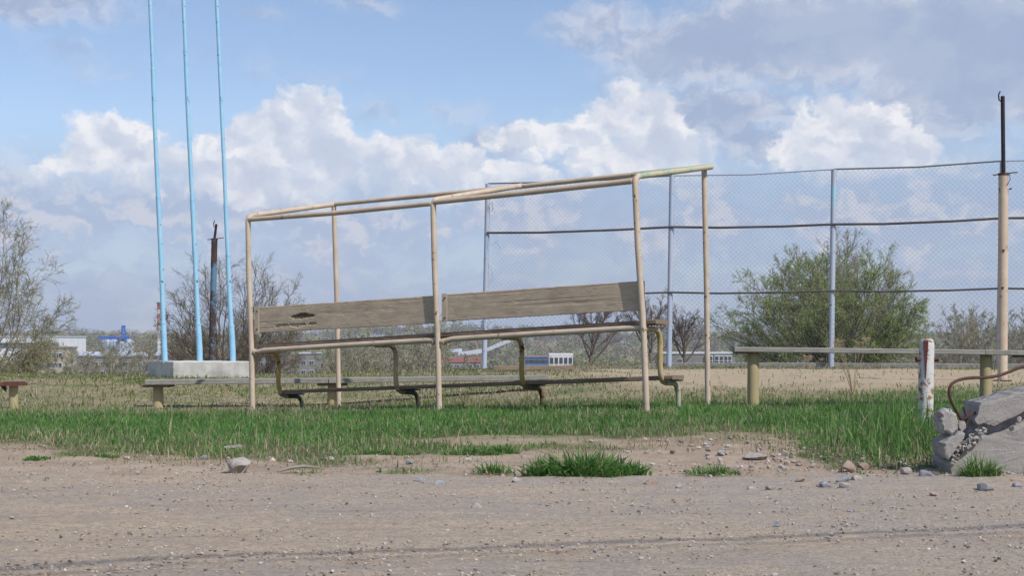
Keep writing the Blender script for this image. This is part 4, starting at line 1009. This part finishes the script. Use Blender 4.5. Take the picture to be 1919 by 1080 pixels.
# ================================================================== BUILDINGS
def bmat(name, c1, c2=None): return simple(name, c1, c2 or tuple(q * .85 for q in c1), .3, .9, 0)
M['w_beige'] = bmat('beige_render', (.42, .37, .28)); M['w_dark'] = bmat('grey_brick_wall', (.17, .165, .16), (.22, .21, .19)); M['w_white'] = bmat('white_wall', (.72, .73, .75))
M['w_blue'] = bmat('blue_sheet', (.10, .20, .42)); M['glass'] = simple('dark_window_glass', (.03, .04, .06), (.05, .06, .08), 1, .15, 0); M['roofg'] = bmat('grey_roof', (.22, .22, .24))
M['roofs'] = simple('shiny_sheet_roof', (.62, .66, .72), (.50, .55, .62), .4, .4, 0, metal=.2); M['roofr'] = bmat('red_roof', (.36, .13, .12)); M['steel'] = simple('silo_steel', (.42, .48, .55), (.34, .40, .48), 1, .5, 0)
M['craneblue'] = bmat('bright_blue_steel', (.03, .12, .48)); M['wf'] = bmat('white_frame', (.60, .61, .63)); M['redband'] = bmat('red_paint_band', (.36, .05, .05)); M['lattice'] = bmat('pylon_steel', (.12, .14, .17))
M['paleroof'] = bmat('pale_concrete_wall', (.36, .36, .36))
def building(name, label, px0, px1, pytop, Y, hgt, depth, wall, roof, rows, cols, wsize, wz0, dz, rot=0., cat='building', roofh=.5, skip=(), frame=True, over=.3, bays=None):
    xa, xb = (px0 - 960) / F * Y, (px1 - 960) / F * Y; zt = H0 - (pytop - YH) / F * Y; W = xb - xa; cx = (xa + xb) / 2
    t = thing(name, (cx, Y + depth / 2, zt - hgt), label, cat)
    MB().box((cx, Y + depth / 2, zt - hgt / 2 - roofh / 2), (W, depth, hgt - roofh)).build('wall', M[wall], t)
    MB().box((cx, Y + depth / 2, zt - roofh / 2 + .003), (W + over * 2, depth + over * 2, roofh)).build('roof', M[roof], t)
    for r0 in range(rows):
        for c_ in range(cols):
            if (r0, c_) in skip: continue
            wx = xa + W * (c_ + .5) / cols; wz = zt - wz0 - r0 * dz; ww, wh = wsize
            fr_ = MB().box((wx, Y - .06, wz), (ww, .12, wh)).build('window', M['wf' if frame else 'w_dark'], t)
            g = MB()
            for sx in (-1, 1): g.box((wx + sx * ww * .23, Y - .14, wz), (ww * .40, .05, wh * .82))
            g.build('pane', M['glass'], fr_)
    return t, xa, xb, zt
building('apartment_building', 'beige apartment block with white framed windows at far left', 52, 117, 650, 420, 17, 14, 'w_beige', 'roofg', 4, 5, (2.2, 1.5), 2.6, 2.9)
t, xa, xb, zt = building('warehouse', 'white and grey striped industrial hall behind the beige block', -60, 110, 630, 620, 12, 40, 'w_white', 'roofs', 1, 9, (5, 1.2), 3.6, 3, frame=False)
MB().box(((xa + xb) / 2, 619.7, zt - 4.6), (xb - xa, .3, .5)).build('blue_band', M['w_blue'], t)
t, xa, xb, zt = building('apartment_building', 'long dark grey apartment block with shiny roof sheets left of the concrete block', 118, 312, 667, 440, 17, 14, 'w_dark', 'roofg', 4, 14, (1.5, 1.5), 2.6, 2.9, skip={(0, 1), (1, 4), (2, 8), (1, 11), (0, 12), (3, 3)})
for a_, b_, m_ in ((119, 133, 'w_blue'), (133, 148, 'roofs'), (151, 163, 'roofs'), (168, 180, 'roofs'), (204, 231, 'roofs'), (246, 261, 'roofs'), (287, 305, 'roofs')):
    x0_, x1_ = (a_ - 960) / F * 440, (b_ - 960) / F * 440; z = zt
    MB().add([(x0_, 439.5, z), (x1_, 439.5, z), (x1_, 446, z + 1.2), (x0_, 446, z + 1.2), (x0_, 452, z), (x1_, 452, z)], [(0, 1, 2, 3), (3, 2, 5, 4), (0, 3, 4), (1, 5, 2)]).build('roof_sheet', M[m_], t)
building('apartment_building', 'old grey apartment block seen below the left backrest board', 562, 592, 661, 430, 17, 12, 'w_dark', 'roofs', 4, 2, (1.5, 1.5), 3.2, 2.9, roofh=.4)
building('apartment_building', 'grey green apartment block just right of the leftmost shelter post', 483, 520, 664, 440, 17, 12, 'w_dark', 'roofg', 4, 3, (1.5, 1.5), 3.2, 2.9)
building('office_building', 'white flat roofed building with dark windows right of the first fence post', 1030, 1074, 663, 380, 10, 12, 'w_white', 'w_white', 1, 5, (.9, 1.7), 1.9, 3, over=.1, frame=False)
building('warehouse', 'low blue industrial hall left of the white flat roofed building', 985, 1029, 667, 400, 8, 14, 'w_blue', 'roofg', 1, 4, (2, 1), 1.6, 3, frame=False)
t, xa, xb, zt = building('warehouse', 'long low hall with a white roof edge between second and third fence posts', 1240, 1378, 660.5, 390, 10, 16, 'w_dark', 'wf', 1, 2, (1.2, 1.), 2.3, 3, roofh=.45)
for a_, b_ in ((1322, 1337), (1340, 1357), (1358, 1372)):
    x0_, x1_ = (a_ - 960) / F * 389, (b_ - 960) / F * 389
    f_ = MB().box(((x0_ + x1_) / 2, 389.7, zt - 2.3), (x1_ - x0_, .5, 2.9)).build('window', M['wf'], t); g = MB()
    for sx in (-.25, .25):
        for sz_ in (-.6, .65): g.box(((x0_ + x1_) / 2 + sx * (x1_ - x0_), 389.4, zt - 2.3 + sz_), ((x1_ - x0_) * .36, .12, 1.0))
    g.build('pane', M['glass'], f_)
building('tower_block', 'distant pale tower blocks above the left end of the taller bench', 1357, 1372, 633, 1500, 32, 12, 'paleroof', 'paleroof', 7, 3, (3, 1.2), 3, 3.2, frame=False)
building('tower_block', 'farther pale tower block right of the other, mostly behind willow leaves', 1376, 1390, 630, 1550, 32, 12, 'paleroof', 'paleroof', 7, 3, (3, 1.2), 3, 3.2, frame=False)
building('warehouse', 'red roofed hall left of the first fence post', 826, 900, 671, 520, 8, 20, 'w_dark', 'roofr', 1, 6, (2, 1), 3.0, 3, roofh=1.7)
# conveyor gallery and white roofs
Yg = 700
t = thing('conveyor_gallery', at(850, 700, Yg), 'pale sheet metal conveyor gallery climbing to the right behind the first fence post', 'conveyor')
def beam(a_, b_, w_, h_, m_, par, name):
    a_, b_ = Vector(a_), Vector(b_); MB().board(a_, b_, (0, w_, 0), (0, 0, h_), 4, 1, 0, None, 1, .05).build(name, M[m_], par)
beam(at(868, 664, Yg), at(910, 657, Yg), 4, 2.2, 'roofs', t, 'gallery'); beam(at(910.4, 657, Yg), at(957, 638, Yg), 3.2, 2.0, 'roofs', t, 'gallery'); beam(at(845, 658.5, Yg + 15), at(866, 656.5, Yg + 15), 10, 1.6, 'roofs', t, 'roof')
beam(at(860, 663.5, Yg + 8), at(887, 660.5, Yg + 8), 10, 1.8, 'roofs', t, 'roof')
for px, py in ((880, 664), (905, 659), (930, 650), (950, 642)):
    p = at(px, py, Yg); q = p.copy(); q.z = gz(q.x, q.y); MB().tube([q, p], .35, 6).build('support', M['lattice'], t)
# silos
Yq = 700
t = thing('grain_silos', (at(212, 680, Yq).x, Yq, gz(at(212, 680, Yq).x, Yq)), 'steel grain silos under a bright blue gantry and tower', 'silo')
for cx_, r_ in ((201, 2.6), (214, 2.6), (230, 3.1), (242, 2.8)):
    p = at(cx_, 640.5, Yq if cx_ == 230 else Yq + 8); g = gz(p.x, p.y)
    MB().tube([(p.x, p.y, g), (p.x, p.y, p.z), (p.x, p.y, p.z + 1.4)], [r_, r_, .3], 20, smooth=False).build('silo', M['steel'], t)
beam(at(186, 633.5, Yq - 2), at(241, 633.5, Yq - 2), 3, 1.5, 'craneblue', t, 'gantry')
for px, w_ in ((188, .4), (200, .3), (213, .3), (224.5, .3), (236.5, .3)): MB().tube([at(px, 634, Yq - 4), at(px, 664, Yq - 4)], w_ * .45, 6).build('column', M['craneblue'], t)
tw = MB(); a_, b_, c_, d_ = at(229, 630, Yq - 2), at(235, 630, Yq - 2), at(235, 611, Yq - 2), at(229, 611, Yq - 2)
for p, q in ((a_, d_), (b_, c_), (c_, d_)): tw.tube([p, q], .22, 6)
for k in range(4):
    z0_, z1_ = a_.z + (c_.z - a_.z) * k / 4, a_.z + (c_.z - a_.z) * (k + 1) / 4
    tw.tube([(a_.x, a_.y, z0_), (b_.x, a_.y, z1_)], .14, 5).tube([(b_.x, a_.y, z0_), (a_.x, a_.y, z1_)], .14, 5).tube([(b_.x, a_.y, z1_), (a_.x, a_.y, z1_)], .14, 5)
tw.tube([at(222, 630, Yq - 2), at(231, 618, Yq - 2)], .2, 6).tube([at(242, 630, Yq - 2), at(234, 618, Yq - 2)], .2, 6).box(at(232, 612.5, Yq - 2), (1.7, 1.2, 1.2)).build('tower', M['craneblue'], t)
# chimney
Yh = 900; zt = at(298, 568, Yh).z; xh = at(298, 568, Yh).x; zg = gz(xh, Yh)
t = thing('chimney', (xh, Yh, zg), 'tall thin red and white banded factory chimney left of the first blue pole', 'chimney')
bands = [(568, 580, 'redband'), (580, 588.5, 'wf'), (588.5, 597, 'redband'), (597, 604, 'wf'), (604, 612, 'redband'), (612, 720, 'wf')]
for k, (a_, b_, m_) in enumerate(bands):
    za, zb = at(298, a_, Yh).z, max(at(298, b_, Yh).z, zg); r1 = .9 + (zt - za) * .012; r2 = .9 + (zt - zb) * .012
    MB().tube([(xh, Yh, zb), (xh, Yh, za)], [r2, r1], 20).build('band', M[m_], t)
MB().tube([(xh, Yh, zt - 1), (xh, Yh, zt + .4)], 1.25, 16).build('top_platform', M['rail'], t)
# pylons
def pylon(px, pyt, Y, label):
    b_ = at(px, 660, Y); zt = at(px, pyt, Y).z; zg_ = gz(b_.x, Y); t = thing('power_pylon', (b_.x, Y, zg_), label, 'pylon', 'power pylons on the far hill'); mb = MB(); H = zt - zg_; r_ = .22
    def wz(z): return 3.0 * (1 - z / H) ** 1.3 + .5
    for sx in (-1, 1):
        for sy in (-1, 1): mb.tube([(b_.x + sx * wz(q * H), Y + sy * wz(q * H), zg_ + q * H) for q in (0, .3, .6, .8, 1)], r_, 4)
    for k in range(9):
        z0_, z1_ = H * k / 9, H * (k + 1) / 9
        for s_ in (-1, 1): mb.tube([(b_.x - s_ * wz(z0_), Y - 1, zg_ + z0_), (b_.x + s_ * wz(z1_), Y - 1, zg_ + z1_)], r_ * .7, 4)
    mb.build('lattice', M['lattice'], t); ar = MB()
    for q, w_ in ((.72, 5), (.84, 4), (.95, 3)): ar.tube([(b_.x - w_, Y, zg_ + H * q), (b_.x + w_, Y, zg_ + H * q)], r_, 4)
    ar.build('cross_arm', M['lattice'], t)
pylon(743, 609, 1300, 'leftmost of the three far pylons, between the middle post and the left backrest board'); pylon(852, 600, 1100, 'middle far pylon, right of the middle shelter post'); pylon(905, 601, 1150, 'right hand far pylon beside the first fence post')
# ================================================================== AIR, SKY, SUN, CAMERA
HAZE = .00023
SKYS, CST = .103, .76
if HAZE:
    hz = MB().box((0, 1700, 40), (8400, 5000, 126)).build('haze', None); m = bpy.data.materials.new('haze'); m.use_nodes = True; nt = m.node_tree; nt.nodes.clear()
    o_ = nt.nodes.new('ShaderNodeOutputMaterial'); pv = nt.nodes.new('ShaderNodeVolumePrincipled'); pv.inputs['Density'].default_value = HAZE; pv.inputs['Color'].default_value = (.82, .88, .97, 1); pv.inputs['Anisotropy'].default_value = 0
    nt.links.new(pv.outputs[0], o_.inputs['Volume']); hz.data.materials.append(m); tag(hz, kind='stuff')
w = bpy.data.worlds.new('World'); scene.world = w; w.use_nodes = True; nt = w.node_tree; nt.nodes.clear()
Lk = nt.links.new
out = nt.nodes.new('ShaderNodeOutputWorld')
sky = nt.nodes.new('ShaderNodeTexSky'); sky.sky_type = 'NISHITA'; sky.sun_disc = False; sky.sun_elevation = SUN_EL; sky.sun_rotation = SUN_AZ
sky.air_density = 1.0; sky.dust_density = .35; sky.ozone_density = 2.5; sky.altitude = 150
tc = nt.nodes.new('ShaderNodeTexCoord')
sx = nt.nodes.new('ShaderNodeSeparateXYZ'); Lk(tc.outputs['Generated'], sx.inputs[0])
def mth(op, a, b=None, c=None, clamp=False):
    n = nt.nodes.new('ShaderNodeMath'); n.operation = op; n.use_clamp = clamp
    for i, q in enumerate((a, b, c)):
        if q is None: continue
        if hasattr(q, 'is_output'): Lk(q, n.inputs[i])
        else: n.inputs[i].default_value = q
    return n.outputs[0]
az = mth('ARCTAN2', sx.outputs[0], sx.outputs[1]); el = mth('ARCSINE', sx.outputs[2])
cb = nt.nodes.new('ShaderNodeCombineXYZ'); Lk(az, cb.inputs[0]); Lk(el, cb.inputs[1]); P = cb.outputs[0]
def ang(px, py):
    x, z = (px - 960) / F, (YH - py) / F; return math.atan2(x, 1), math.asin(z / math.sqrt(x * x + 1 + z * z))
def vm(op, a, b=None, s=None):
    n = nt.nodes.new('ShaderNodeVectorMath'); n.operation = op
    for i, q in enumerate((a, b)):
        if q is None: continue
        if hasattr(q, 'is_output'): Lk(q, n.inputs[i])
        else: n.inputs[i].default_value = q
    if s is not None: n.inputs['Scale'].default_value = s
    return n.outputs['Value'] if op in ('LENGTH', 'DOT_PRODUCT') else n.outputs[0]
def field(Pv, blobs):
    acc = None
    for (px, py, rx_, ry_) in blobs:
        a, e = ang(px, py)
        n = nt.nodes.new('ShaderNodeVectorMath'); n.operation = 'MULTIPLY_ADD'; Lk(Pv, n.inputs[0]); k1, k2 = F / rx_ / 2.5, F / ry_ / 2.5
        n.inputs[1].default_value = (k1, k2, 0); n.inputs[2].default_value = (-a * k1, -e * k2, 0)
        g = nt.nodes.new('ShaderNodeTexGradient'); g.gradient_type = 'SPHERICAL'; Lk(n.outputs[0], g.inputs[0])
        m_ = min(rx_, ry_) / 60.
        d = mth('MULTIPLY_ADD', g.outputs['Fac'], 2.5 * m_, -1.5 * m_)
        acc = d if acc is None else mth('MAXIMUM', acc, d)
    return acc
def wnoise(Pv, scale, detail, rough=.55, off=0., stretch=(1, 1.35, 1)):
    mp = nt.nodes.new('ShaderNodeMapping'); Lk(Pv, mp.inputs[0]); mp.inputs['Scale'].default_value = stretch; mp.inputs['Location'].default_value = (off, off * .7, off * 1.3)
    n = nt.nodes.new('ShaderNodeTexNoise'); n.noise_dimensions = '2D'; n.inputs['Scale'].default_value = scale; n.inputs['Detail'].default_value = detail; n.inputs['Roughness'].default_value = rough; Lk(mp.outputs[0], n.inputs['Vector']); return n
def wvor(Pv, scale, off, detail=2.0, stretch=(1, 1.2, 1)):
    mp = nt.nodes.new('ShaderNodeMapping'); Lk(Pv, mp.inputs[0]); mp.inputs['Location'].default_value = (off, off, off); mp.inputs['Scale'].default_value = stretch
    n = nt.nodes.new('ShaderNodeTexVoronoi'); n.voronoi_dimensions = '2D'; n.feature = 'F1'; n.inputs['Scale'].default_value = scale
    n.inputs['Detail'].default_value = detail; n.inputs['Roughness'].default_value = .5; n.inputs['Lacunarity'].default_value = 2.2; n.normalize = True; Lk(mp.outputs[0], n.inputs['Vector']); return n.outputs['Distance']
def mr(src, a, b, lo=0., hi=1., t='SMOOTHSTEP'):
    n = nt.nodes.new('ShaderNodeMapRange'); n.interpolation_type = t; Lk(src, n.inputs[0])
    for i, q in enumerate((a, b, lo, hi)): n.inputs[i + 1].default_value = q
    return n.outputs[0]
def wmix(f, a, b):
    n = nt.nodes.new('ShaderNodeMix'); n.data_type = 'RGBA'
    for s, q in ((n.inputs[0], f), (n.inputs[6], a), (n.inputs[7], b)):
        if hasattr(q, 'is_output'): Lk(q, s)
        else: s.default_value = q if isinstance(q, float) else tuple(q) + (1,)
    return n.outputs[2]
# ---- cloud layers, drawn on the sky itself by direction
wn = wnoise(P, 30, 4, .65); warp = vm('SCALE', vm('SUBTRACT', wn.outputs['Color'], (.5, .5, .5)), s=.026); PW = vm('ADD', P, warp)
CUM = [(200, 262, 66, 46), (255, 292, 75, 48), (150, 305, 55, 34), (325, 320, 60, 50), (215, 330, 110, 40),
       (582, 225, 52, 56), (530, 250, 52, 50), (470, 262, 45, 34), (625, 290, 85, 62), (715, 300, 60, 50), (770, 300, 50, 44), (855, 322, 66, 44), (950, 335, 80, 30), (395, 310, 50, 44), (480, 330, 90, 60), (1000, 345, 50, 22), (660, 350, 200, 40),
       (1197, 212, 55, 50), (1140, 232, 58, 42), (1235, 255, 55, 60), (1060, 252, 62, 30), (1180, 290, 110, 40), (1270, 290, 60, 36), (975, 262, 50, 26),
       (1580, 225, 50, 46), (1640, 248, 62, 52), (1512, 232, 30, 28), (1600, 290, 130, 48), (1700, 280, 62, 40), (1530, 270, 60, 40)]
SOFT = [(830, 208, 90, 32), (745, 200, 70, 26), (1120, 40, 120, 60), (1300, 90, 240, 90), (1560, 60, 330, 130), (1840, 90, 280, 160), (1420, 262, 100, 34), (1720, 200, 340, 60), (40, 0, 230, 44), (480, 18, 50, 12), (700, 10, 90, 16), (960, 262, 90, 40), (1350, 200, 260, 60)]
def bill(Pv):
    v1 = wvor(Pv, 30, .3, 0.); v2 = wvor(Pv, 72, 1.7, 1.)
    return mth('ADD', mth('MULTIPLY', mth('SUBTRACT', .42, v1), 1.0), mth('MULTIPLY', mth('SUBTRACT', .42, v2), .55))
off_ = vm('ADD', PW, (.0050, .0070, 0)); f0 = field(PW, CUM)
n0 = mth('MULTIPLY', mth('SUBTRACT', wnoise(PW, 48, 4, .55, 3.).outputs['Fac'], .5), .9); n1 = mth('MULTIPLY', mth('SUBTRACT', wnoise(off_, 48, 3, .62, 3.).outputs['Fac'], .5), 1.1)
b0 = mth('ADD', bill(PW), n0); b1 = mth('ADD', bill(off_), n1); d0 = mth('ADD', mth('ADD', f0, .10), mth('MULTIPLY', b0, .62))
brk = wnoise(PW, 14, 4, .6, 21.).outputs['Fac']                       # veils part of the clouds
low = mr(mth('ADD', el, mth('MULTIPLY', mth('SUBTRACT', brk, .5), .09)), ang(960, 425)[1], ang(960, 300)[1])
cov = mth('MULTIPLY', mr(d0, -.02, .34), mth('MULTIPLY', low, .90))
lit = mr(mth('SUBTRACT', b0, b1), -.34, .40)
core = mr(f0, .95, .10, .28, 1.)
lit2 = mth('MULTIPLY', mth('MULTIPLY_ADD', lit, .62, .38), core)
lit2 = mth('MULTIPLY', lit2, mr(brk, .36, .62, .62, 1.1), None, True)
ccol = wmix(lit2, (.52, .59, .74), (.97, .955, .97))
sf = field(PW, SOFT); ns = wnoise(PW, 11, 5, .58, 7., (1, 1.7, 1)).outputs['Fac']; ns2 = wnoise(PW, 30, 5, .6, 9.).outputs['Fac']; ns3 = wnoise(off_, 30, 5, .6, 9.).outputs['Fac']
sd = mth('ADD', sf, mth('ADD', mth('MULTIPLY', mth('SUBTRACT', ns, .5), 2.0), mth('MULTIPLY', mth('SUBTRACT', ns2, .5), .28)))
scov = mr(sd, -.25, .85, 0., .88)
gen = mr(ns, .52, .66); behind = mr(mth('ABSOLUTE', az), .42, .7); scov = mth('MAXIMUM', scov, mth('MULTIPLY', gen, mth('MULTIPLY', behind, .8)))
sl = mth('MULTIPLY', mr(mth('SUBTRACT', ns2, ns3), -.16, .20), mr(sd, 1.5, .25, .0, 1.))
sl = mth('ADD', sl, mth('MULTIPLY', mr(ns, .62, .40), .25), None, True)
scol = wmix(sl, (.37, .45, .63), (.68, .70, .79))
band = mr(el, ang(960, 215)[1], ang(960, 400)[1]); nb = wnoise(PW, 13, 4, .6, 11., (1, 2.0, 1)).outputs['Fac']
bcov = mth('MULTIPLY', band, mr(nb, .28, .58, .62, .95))
patch = mth('MULTIPLY', mth('MULTIPLY', mr(nb, .44, .55), mr(el, ang(960, 610)[1], ang(960, 470)[1])), mr(mth('SUBTRACT', ns2, ns3), -.09, .12, .2, 1.))
bcol = wmix(patch, (.37, .47, .68), (.62, .645, .75))
skc = vm('MULTIPLY', sky.outputs[0], (1.06, 1.0, 1.02))
bg0 = nt.nodes.new('ShaderNodeBackground'); Lk(skc, bg0.inputs[0]); bg0.inputs[1].default_value = SKYS
def lay(prev, colr, fac, st):
    b_ = nt.nodes.new('ShaderNodeBackground'); Lk(colr, b_.inputs[0]); b_.inputs[1].default_value = st
    mx = nt.nodes.new('ShaderNodeMixShader'); Lk(fac, mx.inputs[0]); Lk(prev, mx.inputs[1]); Lk(b_.outputs[0], mx.inputs[2]); return mx.outputs[0]
s1 = lay(bg0.outputs[0], scol, scov, CST); s2 = lay(s1, bcol, bcov, CST); s3 = lay(s2, ccol, cov, CST)
Lk(s3, out.inputs[0])
w.cycles.sampling_method = 'MANUAL'; w.cycles.sample_map_resolution = 256
sl_ = bpy.data.lights.new('sun', 'SUN'); sl_.energy = 3.3; sl_.angle = R(.53); sl_.color = (1, .95, .88); so = bpy.data.objects.new('sun', sl_); col.objects.link(so)
so.rotation_euler = (-sund).to_track_quat('-Z', 'Y').to_euler(); so.location = (5, -5, 12)
cam = bpy.data.cameras.new('camera'); co = bpy.data.objects.new('camera', cam); col.objects.link(co); scene.camera = co
cam.sensor_width = 36; cam.lens = F / 1919 * 36; cam.shift_y = (YH - 540) / 1919; cam.clip_end = 9000; cam.clip_start = .05
co.location = (0, 0, H0); co.rotation_euler = (R(90), 0, 0)
cam.dof.use_dof = False
scene.view_settings.view_transform = 'Standard'; scene.view_settings.look = 'None'; scene.view_settings.exposure = .42; scene.view_settings.gamma = 1
scene.render.engine = 'CYCLES'; scene.cycles.volume_bounces = 0; scene.cycles.transparent_max_bounces = 8
scene.cycles.max_bounces = 6
for q in list(bpy.data.objects):
    if 'used' in q: del q['used']
